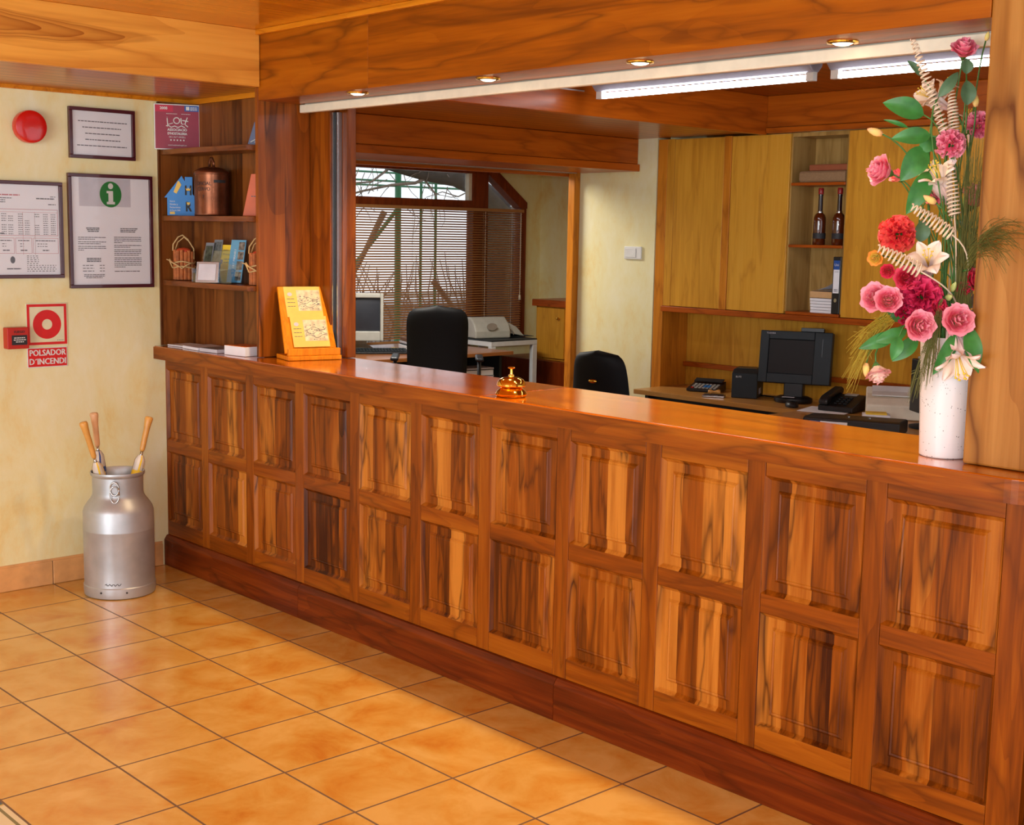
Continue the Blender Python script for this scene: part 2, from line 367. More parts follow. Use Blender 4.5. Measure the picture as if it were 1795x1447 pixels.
M['halogen'] = emit('lit_halogen', (1.0, .72, .42, 1), 12.0)
M['aluminium'] = plain('dull_aluminium', srgb(180, 183, 187), .42, metal=.6, noise=.12, nscale=9)
M['steel'] = plain('steel', srgb(190, 190, 190), .25, metal=1)
M['brass'] = plain('polished_brass', srgb(238, 188, 76), .1, metal=1)
M['copper'] = plain('old_copper', srgb(124, 72, 46), .3, metal=.75, noise=.3, nscale=18)
M['black'] = plain('black_plastic', srgb(24, 25, 28), .4)
M['black_leather'] = plain('black_fabric', srgb(8, 8, 10), .6, spec=.25)
M['charcoal'] = plain('charcoal_plastic', srgb(36, 42, 46), .5, spec=.25)
M['screen'] = plain('dark_screen', srgb(22, 12, 9), .5, spec=.2)
M['crt_screen'] = plain('crt_screen', srgb(50, 53, 60), .35, spec=.3)
M['beige'] = plain('beige_plastic', srgb(176, 176, 168), .45)
M['white'] = plain('white_plastic', srgb(226, 226, 222), .45)
M['paper'] = plain('white_paper', srgb(240, 241, 246), .7, noise=.01)
M['paper_grey'] = plain('grey_paper', srgb(206, 200, 208), .7)
M['paper_shaded'] = plain('light_print', srgb(206, 204, 212), .7)
M['ink'] = plain('grey_ink', srgb(98, 98, 104), .7)
M['ink_dark'] = plain('black_ink', srgb(40, 40, 44), .6)
M['ink_red'] = plain('red_ink', srgb(196, 120, 126), .7)
M['burgundy'] = plain('burgundy_frame', srgb(72, 14, 26), .3, coat=.4)
M['red'] = plain('alarm_red', srgb(206, 14, 8), .22, coat=.6)
M['sign_red'] = plain('sign_red', srgb(214, 24, 24), .45)
M['box_red'] = plain('box_red', srgb(186, 34, 18), .4)
M['sign_cream'] = plain('sign_cream', srgb(226, 222, 184), .5)
M['maroon'] = plain('maroon_print', srgb(150, 34, 60), .4)
M['crimson'] = plain('crimson_print', srgb(190, 20, 60), .4)
M['navy'] = plain('blue_print', srgb(30, 80, 160), .4)
M['info_green'] = plain('info_green', srgb(36, 128, 54), .4)
M['blue'] = plain('blue_card', srgb(42, 132, 208), .45)
M['yellow'] = plain('yellow_card', srgb(240, 200, 50), .5)
M['gold'] = plain('gold_print', srgb(242, 200, 96), .6)
M['orange_card'] = plain('orange_card', srgb(206, 98, 54), .55)
M['spine_grey'] = plain('grey_card', srgb(120, 124, 130), .5)
M['cream'] = plain('cream_paint', srgb(234, 226, 204), .4)
M['rail_grey'] = plain('grey_rail', srgb(150, 140, 130), .4)
M['slat'] = plain('wooden_slat', srgb(206, 154, 96), .5)
_nt = M['slat'].node_tree; _q = NB(_nt); _t = _q.n('ShaderNodeBsdfTranslucent'); _t.inputs[0].default_value = srgb(214, 160, 100)
_m = _q.n('ShaderNodeMixShader'); _m.inputs[0].default_value = .5; _q.l(_nt.nodes['Principled BSDF'].outputs[0], _m.inputs[1]); _q.l(_t.outputs[0], _m.inputs[2]); _q.l(_m.outputs[0], _nt.nodes['Material Output'].inputs[0])
M['white_metal'] = plain('white_metal', srgb(206, 210, 212), .4)
M['lamp_body'] = plain('lamp_body', srgb(150, 152, 168), .4)
M['green_metal'] = plain('green_metal', srgb(24, 110, 72), .4)
M['bark'] = plain('bark', srgb(48, 42, 38), .9, noise=.45, nscale=14)
M['twig'] = plain('twig', srgb(120, 104, 92), .9, noise=.3)
M['ground'] = plain('gravel', srgb(150, 140, 128), .9, noise=.2)
M['render'] = plain('grey_render', srgb(150, 142, 134), .9, noise=.15, nscale=3)
M['stick'] = plain('cinnamon', srgb(176, 98, 44), .6, noise=.35, nscale=40)
M['raffia'] = plain('raffia', srgb(206, 172, 116), .7)
M['raffia_red'] = plain('red_wax', srgb(200, 70, 30), .6)
M['handle'] = plain('bamboo_handle', srgb(216, 158, 78), .35, noise=.12)
M['cloth_yellow'] = plain('yellow_cloth', srgb(238, 196, 40), .6)
M['cloth_white'] = plain('white_cloth', srgb(232, 220, 206), .7, noise=.1)
M['cloth_blue'] = plain('blue_cloth', srgb(60, 84, 150), .7)
M['bottle'] = plain('amber_bottle', srgb(86, 34, 10), .06, coat=1)
M['bottle_neck'] = plain('dark_sleeve', srgb(40, 20, 26), .15, coat=.6)
M['bottle_cap'] = plain('red_cap', srgb(150, 30, 30), .35)
M['fabric1'] = plain('brown_fabric', srgb(150, 118, 84), .9, noise=.1, nscale=120)
M['fabric2'] = plain('rust_fabric', srgb(152, 84, 52), .9)
M['tan_paper'] = plain('tan_envelope', srgb(214, 170, 116), .7)
M['brown_panel'] = plain('brown_book', srgb(120, 78, 44), .6)
def speckled():
    m, nt, b = newmat('speckled_ceramic'); q = NB(nt); setp(b, Roughness=.3, Coat_Weight=.4)
    tc = q.n('ShaderNodeTexCoord'); vo = q.n('ShaderNodeTexVoronoi', i_Scale=130.0); q.l(tc.outputs['Object'], vo.inputs['Vector'])
    n = q.n('ShaderNodeTexNoise', i_Scale=40.0); q.l(tc.outputs['Object'], n.inputs[0])
    d = q.math('ADD', vo.outputs['Distance'], q.math('MULTIPLY', q.math('GREATER_THAN', n.outputs[0], .47), .5))
    q.l(q.ramp(d, [(.13, srgb(70, 60, 60)), (.2, srgb(232, 230, 232))]), b.inputs['Base Color'])
    return m
M['speckled'] = speckled()
def petal(name, inner, outer, R, edge=None, noise=.25):
    """flower: colour runs from the heart to the rim of the bloom"""
    m, nt, b = newmat(name); q = NB(nt); setp(b, Roughness=.6, Subsurface_Weight=.0)
    tc = q.n('ShaderNodeTexCoord'); ln = q.n('ShaderNodeVectorMath', operation='LENGTH'); q.l(tc.outputs['Object'], ln.inputs[0])
    nz = q.n('ShaderNodeTexNoise', i_Scale=60.0, i_Detail=3.0); q.l(tc.outputs['Object'], nz.inputs[0])
    f = q.math('ADD', q.math('DIVIDE', ln.outputs['Value'], R), q.math('MULTIPLY', q.math('SUBTRACT', nz.outputs[0], .5), noise*2))
    st = [(.1, inner), (.62, outer)]
    if edge: st.append((.98, edge))
    q.l(q.ramp(f, st), b.inputs['Base Color'])
    return m
M['p_rose'] = petal('pink_petal', srgb(250, 190, 150), srgb(250, 108, 142), .035, srgb(254, 168, 184))
M['p_rosered'] = petal('red_petal', srgb(236, 90, 90), srgb(220, 30, 74), .03, srgb(240, 80, 110))
M['p_rosep'] = petal('pale_pink_petal', srgb(246, 236, 196), srgb(248, 196, 190), .045, srgb(240, 110, 150))
M['p_rosey'] = petal('yellow_petal', srgb(250, 240, 140), srgb(244, 214, 90), .02, srgb(248, 150, 60))
M['p_carn'] = petal('carnation_pink', srgb(226, 70, 110), srgb(242, 106, 140), .04, srgb(250, 160, 180))
M['p_carnred'] = petal('coral_petal', srgb(200, 20, 60), srgb(236, 40, 60), .05, srgb(246, 90, 80))
M['p_carnmag'] = petal('magenta_petal', srgb(160, 6, 50), srgb(206, 24, 78), .06, srgb(226, 56, 104))
M['p_lily'] = petal('lily_petal', srgb(236, 206, 150), srgb(248, 232, 226), .09, srgb(250, 220, 214), noise=.1)
M['p_bud'] = petal('bud_petal', srgb(240, 226, 120), srgb(250, 190, 130), .03, srgb(240, 90, 80))
M['p_green'] = petal('green_bud', srgb(150, 170, 80), srgb(196, 206, 130), .02)
M['stamen'] = plain('stamen', srgb(240, 206, 60), .6)
M['stem'] = plain('stem', srgb(70, 120, 50), .5)
M['leaf'] = plain('leaf', srgb(58, 128, 56), .42, noise=.25, nscale=30)
M['leaf_dull'] = plain('leaf_dull', srgb(84, 118, 84), .5, noise=.2, nscale=30)
M['leaf_brown'] = plain('leaf_brown', srgb(96, 74, 60), .5)
M['grass'] = plain('dry_grass', srgb(104, 104, 44), .7)
M['grass_yellow'] = plain('yellow_grass', srgb(172, 150, 40), .7)
M['cane'] = plain('cane', srgb(232, 212, 186), .6)
# ================================================================== THE ROOM
def slab(name, x0, y0, z0, x1, y1, z1, mat, bevel=0, loc=None):
    mb = MB().box(x0, y0, z0, x1, y1, z1)
    return struct(mb.build(name, mat, None, loc, bevel=bevel))
slab('floor', 0.0, -7.5, -.1, 8.0, .43, 0.0, M['tiles'])
slab('floor', -3.1, .43, -.1, 6.0, 6.2, 0.0, M['office_floor'])
slab('wall_left', -.12, -7.5, 0, 0.0, .21, 2.6, M['plaster'])
# skirting tiles along the left wall, one every 37 cm
mb = MB(); y = -.578
mb.box(0.0005, -.002-.208, 0, .011, -.012, .098)
mb = MB()
for a, b_ in ((-.576, -.214), (-.210, -.012)): mb.box(.0005, a, .001, .012, b_, .112)
for k in range(1, 12): mb.box(.0005, -.576-.37*k+.001, .001, .012, -.576-.37*(k-1)-.004, .112)
struct(mb.build('baseboard_left', M['skirting'], bevel=.003))
slab('trim_0', .0005, -7.5, .112, .006, -.012, .122, M['skirting'])
# ceilings
slab('ceiling', .80, -7.5, 2.525, 8.0, .065, 2.58, M['pine_ceiling'])
slab('ceiling', 0.0, -7.5, 2.285, .78, .21, 2.33, M['pine_soffit'])
slab('ceiling', 1.24, .27, 2.47, 6.0, 3.6, 2.53, M['office_ceiling'])
slab('ceiling', -.24, .30, 2.272, 1.22, 3.6, 2.33, M['pine_soffit'])
slab('ceiling', -3.1, .30, 2.30, -.24, 6.2, 2.36, M['pine_soffit'])
slab('trim_1', .78, -7.5, 2.285, .82, .062, 2.525, M['pine'], .003)          # pine board between the two ceiling levels
slab('trim_2', .0, -7.5, 2.268, .014, .19, 2.285, M['pine_trim'])            # bead on top of the wall
slab('trim_2', .014, .165, 2.262, .775, .19, 2.285, M['pine_trim'])
slab('trim_3', .82, .040, 2.503, 4.189, .064, 2.525, M['pine_trim'], .003)
# walnut pelmet over the counter
slab('trim_4', .80, .065, 2.228, 1.60, .27, 2.525, M['fascia'], .002, loc=(1.1, .1, 2.4))
slab('trim_4', 1.60, .065, 2.228, 4.189, .27, 2.525, M['fascia'], .002, loc=(2.6, .1, 2.4))
slab('trim_5', .81, .272, 2.19, 4.6, .30, 2.226, M['cream'], .004)
slab('trim_5', .81, .30, 2.195, 4.6, .33, 2.47, M['cream'], .004)
# partition between the book niche and the counter opening
slab('trim_6', .776, .062, 1.102, .80, .335, 2.285, M['pillar'], .003, loc=(.8, .2, 1.2))
slab('trim_7', .776, .336, 1.102, .955, .36, 2.285, M['stile'], .002, loc=(.8, .34, 1.2))
slab('trim_8', .956, .342, 1.102, .968, .376, 2.19, M['steel'])
slab('trim_8', .969, .348, 1.102, .978, .376, 2.19, M['black'])
slab('trim_8', .979, .352, 1.102, .989, .376, 2.19, M['steel'])
slab('trim_9', .93, .378, 1.102, 1.03, .425, 2.27, M['stile'], .004, loc=(.9, .4, 1.2))
# big column at the right of the counter
mb = MB().box(4.19, .065, 1.102, 5.4, .40, 2.525).box(4.478, .03, 0.001, 5.4, .40, 1.10)
struct(mb.build('trim_10', M['column'], None, (4.4, .1, 1.2), bevel=.006))
# walls closing the office
slab('wall_niche', -3.1, .215, 0, .775, .30, 2.6, M['plaster'])
slab('wall_back', -.24, 3.15, 0, .42, 3.27, 2.272, M['plaster'])
slab('wall_back', .42, 3.62, 0, 5.5, 3.70, 2.6, M['plaster'])
slab('trim_11', -.30, 3.10, 0, -.242, 3.28, 2.08, M['frame_pine'], .004, loc=(-.27, 3.1, 1))
slab('trim_11', -.345, 3.16, 1.05, -.302, 3.28, 2.08, M['win_wood'], .003)
# boxed beam over the passage to the window bay, with its lower lip and curtain rails
slab('trim_12', -.22, .43, 2.118, .262, 3.149, 2.271, M['office_beam'], .004, loc=(.2, 1, 2.2))
slab('trim_12', -.22, .43, 2.072, .280, 3.149, 2.116, M['office_beam'], .004, loc=(.2, 1.7, 2.1))
slab('trim_12', -.30, .43, 2.068, -.222, 3.10, 2.14, M['rail_grey'], .003)
slab('trim_12', -.36, .43, 2.050, -.302, 3.155, 2.11, M['office_beam'], .003)
# fascias of the raised office ceiling
slab('trim_13', 1.222, .33, 2.255, 1.26, 3.12, 2.47, M['office_beam'], .004, loc=(1.24, 1.5, 2.35))
slab('trim_13', 1.222, 3.12, 2.295, 5.4, 3.155, 2.47, M['office_beam_x'], .004, loc=(2, 3.14, 2.4))
slab('trim_13', 1.262, 3.105, 2.262, 5.4, 3.155, 2.292, M['office_beam_x'], .003, loc=(2.4, 3.14, 2.27))
# window bay: end wall and window wall
slab('wall_end', -3.1, 5.46, 0, .5, 5.56, 2.4, M['plaster'])
slab('wall_side', .0, 3.28, 0, .1, 5.46, 2.4, M['plaster'])
mb = MB()
mb.box(-3.12, .30, 0, -3.0, 5.46, .70)
mb.box(-3.12, .30, .70, -3.0, .60, 2.32)
mb.prism([(.60, 2.24), (4.80, 2.24), (5.24, 1.94), (5.24, .70), (5.46, .70), (5.46, 2.32), (.60, 2.32)], -3.12, -3.0, 'X')
struct(mb.build('wall_window', M['plaster']))
# window: frame bars in the plane of the wall
fr = bpy.data.objects.new('window_1', None); C.objects.link(fr); fr['kind'] = 'structure'
wf = MB()
wf.box(-3.06, .60, 2.19, -2.965, 4.80, 2.25)
wf.box(-3.06, .60, 1.875, -2.97, 4.62, 1.955)
wf.box(-3.06, 4.60, .72, -2.965, 4.775, 2.20)
wf.box(-3.06, 5.18, .72, -2.965, 5.245, 1.95)
wf.box(-3.06, .60, .68, -2.95, 5.245, .735)
wf.prism([(4.775, 2.25), (4.83, 2.26), (5.245, 1.955), (5.245, 1.90), (5.17, 1.90), (4.775, 2.185)], -3.06, -2.955, 'X')
wf.box(-3.05, 3.0, .72, -2.98, 3.06, 1.9)
wf.build('window_frame', M['win_wood'], fr, bevel=.004)
MB().box(-3.04, 4.565, 1.955, -2.99, 4.602, 2.19).build('sash_edge', M['cream'], fr)
MB().box(-3.035, .60, 1.955, -3.03, 4.565, 2.19).box(-3.035, .60, .735, -3.03, 4.6, 1.875).prism([(4.775, .735), (5.18, .735), (5.18, 1.93), (4.775, 2.20)], -3.035, -3.03, 'X').build('pane', M['glass'], fr)

# ================================================================== THE COUNTER
ct = thing('reception_counter', 'long walnut reception counter faced with two rows of raised panels', 'counter', (0, .03, 0))
L = Vector((0, .03, 0))
def part(mb, name, mat, parent, org, pl=L, **kw):
    """world-coordinate vertices -> part of parent placed at pl, texture origin at org"""
    mb.v = [tuple(Vector(v) - pl) for v in mb.v]
    return mb.build(name, mat, parent, tuple(Vector(org) - pl), **kw)
part(MB().box(.002, .045, 0.001, 4.43, .40, 1.034), 'carcass', M['rail'], ct, (2, .2, .5))
for a, b_ in ((0.001, 1.19), (1.192, 2.77), (2.772, 4.44)):
    mb = MB().prism([(0, .001), (.045, .001), (.045, .152), (.022, .152), (.014, .150), (.004, .135), (0, .128)], a, b_, 'X')
    part(mb, 'plinth_board', M['plinth'], ct, (a+.5, .02, .07))
PX0, PW, PS = .008, .335, .3996
for k in range(12):
    x1 = PX0 + PS*k; x0 = .001 if k == 0 else PX0 + PS*(k-1) + PW
    if k == 11: x1 = 4.43
    part(MB().box(x0+.0006, .022, .153, x1-.0006, .0445, 1.034), 'stile', M['stile'], ct, ((x0+x1)/2, .03, .6), bevel=.0015)
def raised_panel(w, h):
    mb = MB(); rings = [(0, .0), (.012, .013), (.040, .013), (.047, .007), (.052, .0085), (.056, .0065)]
    v = []; f = []
    for i, (d, y) in enumerate(rings):
        v += [(d-w/2, y, d), (w/2-d, y, d), (w/2-d, y, h-d), (d-w/2, y, h-d)]
        if i:
            for j in range(4):
                f.append(((i-1)*4+j, (i-1)*4+(j+1) % 4, i*4+(j+1) % 4, i*4+j))
    n = (len(rings)-1)*4; f.append((n, n+1, n+2, n+3)); mb.add(v, f)
    return mb
up = raised_panel(PW, .352); lo = raised_panel(PW, .350); pu = pl_ = None
for k in range(11):
    x0 = PX0 + PS*k
    for a, b_ in ((.153, .225), (.575, .633), (.985, 1.034)):
        part(MB().box(x0+.0006, .0225, a, x0+PW-.0006, .0445, b_), 'rail', M['rail'], ct, (x0+PW/2, .03, (a+b_)/2), bevel=.0015)
    for key, z in (('u', .633), ('l', .225)):
        if k == 0:
            o = (up if key == 'u' else lo).build('panel', M['panel'], ct, fix=True)
            if key == 'u': pu = o
            else: pl_ = o
        else:
            o = (pu if key == 'u' else pl_).copy(); C.objects.link(o); o.parent = ct
        o.location = (x0+PW/2, .0225-.03, z)
# worktop
wt = thing('countertop', 'long glossy varnished walnut worktop lying on the panelled counter', 'worktop', (0, .03, 1.036))
TL = Vector((0, .03, 1.036))
def top_poly(pts): return pts
arc = [(4.36+.11*math.sin(a), .073-.11*math.cos(a)) for a in [PI/2*i/10 for i in range(11)]]
part(MB().prism([(.001, -.037), (2.398, -.037), (2.398, .428), (.80, .428), (.80, .188), (.001, .188)], 1.036, 1.10, 'Z'), 'worktop_board', M['top'], wt, (1.2, .2, 1.1), TL, bevel=.006, seg=3)
part(MB().prism([(2.399, -.037)] + arc + [(4.47, .428), (2.399, .428)], 1.036, 1.10, 'Z'), 'worktop_board', M['top'], wt, (3.2, .2, 1.1), TL, bevel=.006, seg=3)

pts = [(.001, -.0372), (2.3985, -.0372)]; inner = [(.001, -.030), (2.3985, -.030)]
part(MB().prism([(.001, -.0395), (2.3985, -.0395), (2.3985, -.0372), (.001, -.0372)], 1.037, 1.095, 'Z'), 'edge_band', M['rail'], wt, (1.2, -.03, 1.06), TL)
o_ = [(2.3992, -.0395)] + [(4.36+.1125*math.sin(a), .073-.1125*math.cos(a)) for a in [PI/2*i/10 for i in range(11)]]
i_ = [(2.3992, -.0372)] + [(4.36+.1102*math.sin(a), .073-.1102*math.cos(a)) for a in [PI/2*i/10 for i in range(11)]]
part(MB().prism(o_ + i_[::-1], 1.037, 1.095, 'Z'), 'edge_band', M['rail'], wt, (3.2, -.03, 1.06), TL)

# ================================================================== BOOK NICHE
bk = thing('built_in_bookshelf', 'dark walnut bookshelf with three shelves built into the corner above the counter', 'bookshelf', (.39, .1, 1.101))
BL = Vector((.39, .1, 1.101))
part(MB().box(.0005, .0, 1.102, .014, .172, 2.266), 'side_panel', M['niche_side'], bk, (0, .1, 1.5), BL)
part(MB().box(.0145, .172, 1.102, .775, .187, 2.261), 'back_panel', M['niche'], bk, (.4, .18, 1.5), BL)
for z in (2.04, 1.728, 1.420):
    pts = [(.0145, .171), (.0145, .012), (.06, .004), (.30, -.004), (.775, .018), (.775, .171)]
    part(MB().prism(pts, z-.024, z, 'Z'), 'shelf', M['shelf'], bk, (.4, .1, z), BL, bevel=.002)
# ================================================================== LEFT WALL
HP = PI/2
# local frame of anything on the left wall: x = to the right along the wall, z = up, -y = into the room
def notice(label, yc, zc, w, h, group=None):
    t = thing('framed_notice', label, 'notice', (.001, yc, zc), HP)
    fw = .016
    mb = MB()
    mb.box(-w/2, -.022, -h/2, w/2, -.001, -h/2+fw).box(-w/2, -.022, h/2-fw, w/2, -.001, h/2)
    mb.box(-w/2, -.022, -h/2+fw, -w/2+fw, -.001, h/2-fw).box(w/2-fw, -.022, -h/2+fw, w/2, -.001, h/2-fw)
    mb.build('frame', M['burgundy'], t, bevel=.002)
    MB().box(-w/2+fw, -.010, -h/2+fw, w/2-fw, -.004, h/2-fw).build('paper', M['paper'], t)
    MB().box(-w/2+fw, -.0155, -h/2+fw, w/2-fw, -.0145, h/2-fw).build('glass_pane', M['picture_glass'], t)
    return t
PY = -.0103
t = notice('small framed white notice with five lines of print, burgundy frame', -.283, 2.096, .323, .231)
r = random.Random(3); mb = MB()
for i, (a, b_) in enumerate(((-.115, .125), (-.095, .095), (-.082, .088), (-.082, .09), (-.122, .122))):
    dashes(mb, r, a, b_, .052-.0275*i, .0042, PY, (.008, .02), .0028)
mb.build('print', M['ink'], t)
t = notice('tall framed notice with green information symbol, burgundy frame', -.2475, 1.6485, .419, .527)
MB().box(-.155, -.0104, .115, .10, -.0101, .245).build('grey_heading', M['paper_shaded'], t)
cx, cz = .0, .172
mb = MB().prism([(cx+.054*math.cos(2*PI*i/48), cz+.060*math.sin(2*PI*i/48)) for i in range(48)], -.0112, -.0105, 'Y'); mb.build('green_disc', M['info_green'], t)
mb = MB().prism([(cx+.0125*math.cos(2*PI*i/24), cz+.038+.0135*math.sin(2*PI*i/24)) for i in range(24)], -.0120, -.0113, 'Y')
mb.prism([(cx-.020, cz+.016), (cx+.0115, cz+.016), (cx+.0115, cz-.034), (cx+.020, cz-.034), (cx+.020, cz-.046), (cx-.020, cz-.046), (cx-.020, cz-.034), (cx-.0115, cz-.034), (cx-.0115, cz+.005), (cx-.020, cz+.005)], -.0120, -.0113, 'Y')
mb.build('letter_i', M['white'], t)
r = random.Random(5); mb = MB()
for i in range(3): dashes(mb, r, -.125+.004*i, -.058-.002*i, .012-.0075*i, .0048, PY, (.006, .018), .0015)
for i in range(3): dashes(mb, r, .045, .132-.006*i, .012-.0075*i, .0042, PY, (.006, .018), .002)
z = -.030
for n, f in ((2, .6), (2, .8), (3, .2)):
    for i in range(n): dashes(mb, r, -.165, -.028, z, .0033, PY, (.006, .02), .002, fill=f if i == n-1 else 1); z -= .0085
    z -= .004
z = -.028
for n, f in ((4, .3), (2, .6), (4, .9), (6, .4)):
    for i in range(n): dashes(mb, r, .012, .150, z, .0033, PY, (.006, .02), .002, fill=f if i == n-1 else 1); z -= .0085
    z -= .004
dashes(mb, r, .012, .14, z-.008, .0035, PY, (.006, .03), .003)
for i in range(3): dashes(mb, r, -.125, -.055, -.128-.007*i, .0045, PY, (.006, .018), .0015)
for i in range(3):
    dashes(mb, r, -.145, -.09, -.160-.013*i, .0033, PY, (.01, .02), .004); dashes(mb, r, -.062, -.038, -.160-.013*i, .0033, PY, (.01, .012), .004)
for i in range(3): dashes(mb, r, -.14+.01*(i == 2), -.038-.012*(i == 2), -.203-.007*i, .0035, PY, (.006, .02), .002)
mb.build('print', M['ink'], t)
t = notice('wide framed price list with red ruled tables, leftmost of the notices', -.765, 1.650, .560, .433)
r = random.Random(8); mb = MB(); rd = MB()
def rect(mb, x0, z0, x1, z1, w=.0018):
    for a in ((x0, z0, x1, z0+w), (x0, z1-w, x1, z1), (x0, z0, x0+w, z1), (x1-w, z0, x1, z1)):
        mb.add([(a[0], PY, a[1]), (a[2], PY, a[1]), (a[2], PY, a[3]), (a[0], PY, a[3])], [(0, 1, 2, 3)])
dashes(rd, r, -.12, .085, .151, .0055, PY, (.01, .03), .003)
for i in range(3): dashes(mb, r, -.10, .02+.03*(i == 0), .138-.009*i, .0036, PY, (.006, .018), .002)
dashes(mb, r, .16, .245, .138, .005, PY, (.006, .02), .002); dashes(mb, r, .215, .25, .113, .004, PY); dashes(mb, r, .225, .25, .148, .003, PY)
rect(rd, -.26, -.026, .258, .092); rect(rd, -.26, .078, .258, .092, .001)
for x in (-.16, -.05, .095, .15): rect(rd, x, -.112 if x > 0 or x < -.1 else -.026, x+.001, .08, .001)
for row in range(10):
    for x in (-.25, -.2, -.13, -.10, .0, .03, .075, .105, .15, .19, .225):
        if (row > 4 or r.random() < .8): dashes(mb, r, x, x+.022, .068-.0098*row, .0032, PY, (.004, .009), .0022)
dashes(mb, r, -.02, .01, -.020, .006, PY, (.01, .02), .001)
for x0, x1 in ((-.26, -.145), (-.14, -.025), (-.02, .055), (.06, .135), (.14, .258)):
    rect(rd, x0, -.106, x1, -.036, .0015)
    dashes(mb, r, x0+.012, x1-.012, -.050, .004, PY, (.006, .02), .002)
    for i in range(2): dashes(mb, r, x0+.02, x1-.03, -.064-.011*i, .003, PY, (.004, .012), .004, fill=.7)
    dashes(mb, r, (x0+x1)/2-.015, (x0+x1)/2+.015, -.094, .005, PY, (.01, .02), .002)
mb.prism([(.045+.011*math.cos(a), -.134+.016*math.sin(a)) for a in [2*PI*i/16 for i in range(16)]], PY-.0002, PY, 'Y')
dashes(mb, r, .018, .082, -.176, .005, PY, (.02, .03), .002)
rect(rd, -.26, -.196, -.03, -.14); rect(rd, -.26, -.168, -.03, -.14)
for i in range(9): dashes(mb, r, .11, .245, -.118-.0085*i, .003, PY, (.004, .012), .006, fill=.4+.6*(i > 4))
mb.build('print', M['ink'], t); rd.build('ruled_lines', M['ink_red'], t)

# fire alarm sounder
t = thing('fire_alarm_sounder', 'round glossy red fire alarm sounder high on the cream wall', 'fire alarm', (.001, -.632, 2.105), HP)
MR = Matrix.Rotation(PI/2, 4, 'X')
MB().lathe([(.0, 0), (.058, .0), (.058, .008), (.0, .008)], 40, MR).build('base', M['burgundy'], t, smooth='auto')
MB().lathe([(.066, .008), (.072, .012), (.073, .042), (.070, .050), (.062, .053), (.03, .055), (.0, .0555)], 48, MR).build('cover', M['red'], t, smooth='auto')
# fire signs
t = thing('fire_point_sign', 'square white sign with red ring and red border', 'sign', (.001, -.569, 1.222), HP)
MB().box(-.098, -.004, -.098, .098, -.0005, .098).build('backing', M['sign_cream'], t, bevel=.002)
mb = MB()
for a in ((-.093, -.093, .093, -.081), (-.093, .081, .093, .093), (-.093, -.081, -.081, .081), (.081, -.081, .093, .081)): mb.box(a[0], -.0048, a[1], a[2], -.0042, a[3])
mb.build('border', M['sign_red'], t)
n = 48; ro, ri = .0665, .024; v = []; f = []
for i in range(n):
    a = 2*PI*i/n; v += [(ro*math.cos(a), -.0046, ro*math.sin(a)), (ri*math.cos(a), -.0046, ri*math.sin(a))]
for i in range(n): j = (i+1) % n; f.append((2*i, 2*j, 2*j+1, 2*i+1))
MB().add(v, f).build('red_ring', M['sign_red'], t)
mb = MB(); dashes(mb, random.Random(1), .045, .078, -.075, .002, -.0047, (.006, .01), .002); mb.build('small_print', M['ink'], t)
t = thing('fire_button_sign', 'red sign reading POLSADOR D´INCENDI in white capitals', 'sign', (.001, -.571, 1.071), HP)
MB().box(-.095, -.004, -.046, .095, -.0005, .046).build('white_edge', M['white'], t, bevel=.002)
MB().box(-.091, -.0048, -.042, .091, -.0042, .042).build('red_field', M['sign_red'], t)
mb = MB(); write(mb, 'POLSADOR', 0, .020, .039, -.0058, bold=True, sx=.86); write(mb, 'D´INCENDI', 0, -.020, .039, -.0058, bold=True, sx=.88); mb.build('lettering', M['white'], t)
t = thing('fire_call_point', 'small red fire call point box beside the red ring sign', 'fire alarm button', (.001, -.722, 1.167), HP)
MB().box(-.05, -.048, -.048, .05, -.0005, .048).build('housing', M['box_red'], t, bevel=.004)
MB().box(-.030, -.0495, -.030, .040, -.0485, .014).build('label_window', M['ink_dark'], t)
mb = MB(); write(mb, 'FUEGO', .005, .028, .015, -.0490, bold=True); mb.build('heading', M['ink_dark'], t)
mb = MB(); r = random.Random(2)
for i, (a, b_) in enumerate(((-.020, .03), (-.022, .034), (-.012, .024))): dashes(mb, r, a, b_, .0-.009*i, .004, -.0502, (.006, .012), .002)
mb.build('label_print', M['white'], t)

# ================================================================== MILK CAN WITH UMBRELLAS
CX, CY = .318, -.394
t = thing('milk_can', 'dented aluminium milk can used as umbrella stand on the tiles', 'milk can', (CX, CY, .0008))
prof = [(.0, .0), (.152, .0), (.158, .004), (.160, .020), (.1605, .048), (.157, .052), (.157, .30), (.1575, .302), (.1575, .306), (.157, .308), (.156, .385), (.150, .405), (.135, .428), (.121, .446), (.114, .460), (.112, .475), (.113, .545), (.119, .552), (.121, .560), (.1195, .567), (.1165, .566), (.108, .545), (.106, .46), (.13, .42), (.148, .38), (.150, .06), (.0, .05)]
MB().lathe(prof, 64, cap=False).build('can_body', M['aluminium'], t, smooth='auto', fix=True)
ca = math.atan2(-3.084-CY, 5.856-CX) - .12
def cang(a, rr, z): return (rr*math.cos(a), rr*math.sin(a), z)
mb = MB(); pts = [cang(ca + .30*math.cos(th)*.5, .131+.004*math.cos(th), .505+.03*math.sin(th)) for th in [2*PI*i/28 for i in range(29)]]
mb.tube(pts, .0035, 8)
pts = [cang(ca + .16*math.cos(th), .128, .478+.038*math.sin(th)) for th in [2*PI*i/28 for i in range(29)]]
mb.tube(pts, .003, 8); mb.build('catch_wire', M['steel'], t, smooth=True)
mb = MB(); mb.prism([cang(ca-.12, .1155, 0)[:2], cang(ca-.12, .124, 0)[:2], cang(ca+.12, .124, 0)[:2], cang(ca+.12, .1155, 0)[:2]], .470, .532, 'Z')
mb.build('catch_plate', M['aluminium'], t, bevel=.002)
mb = MB()
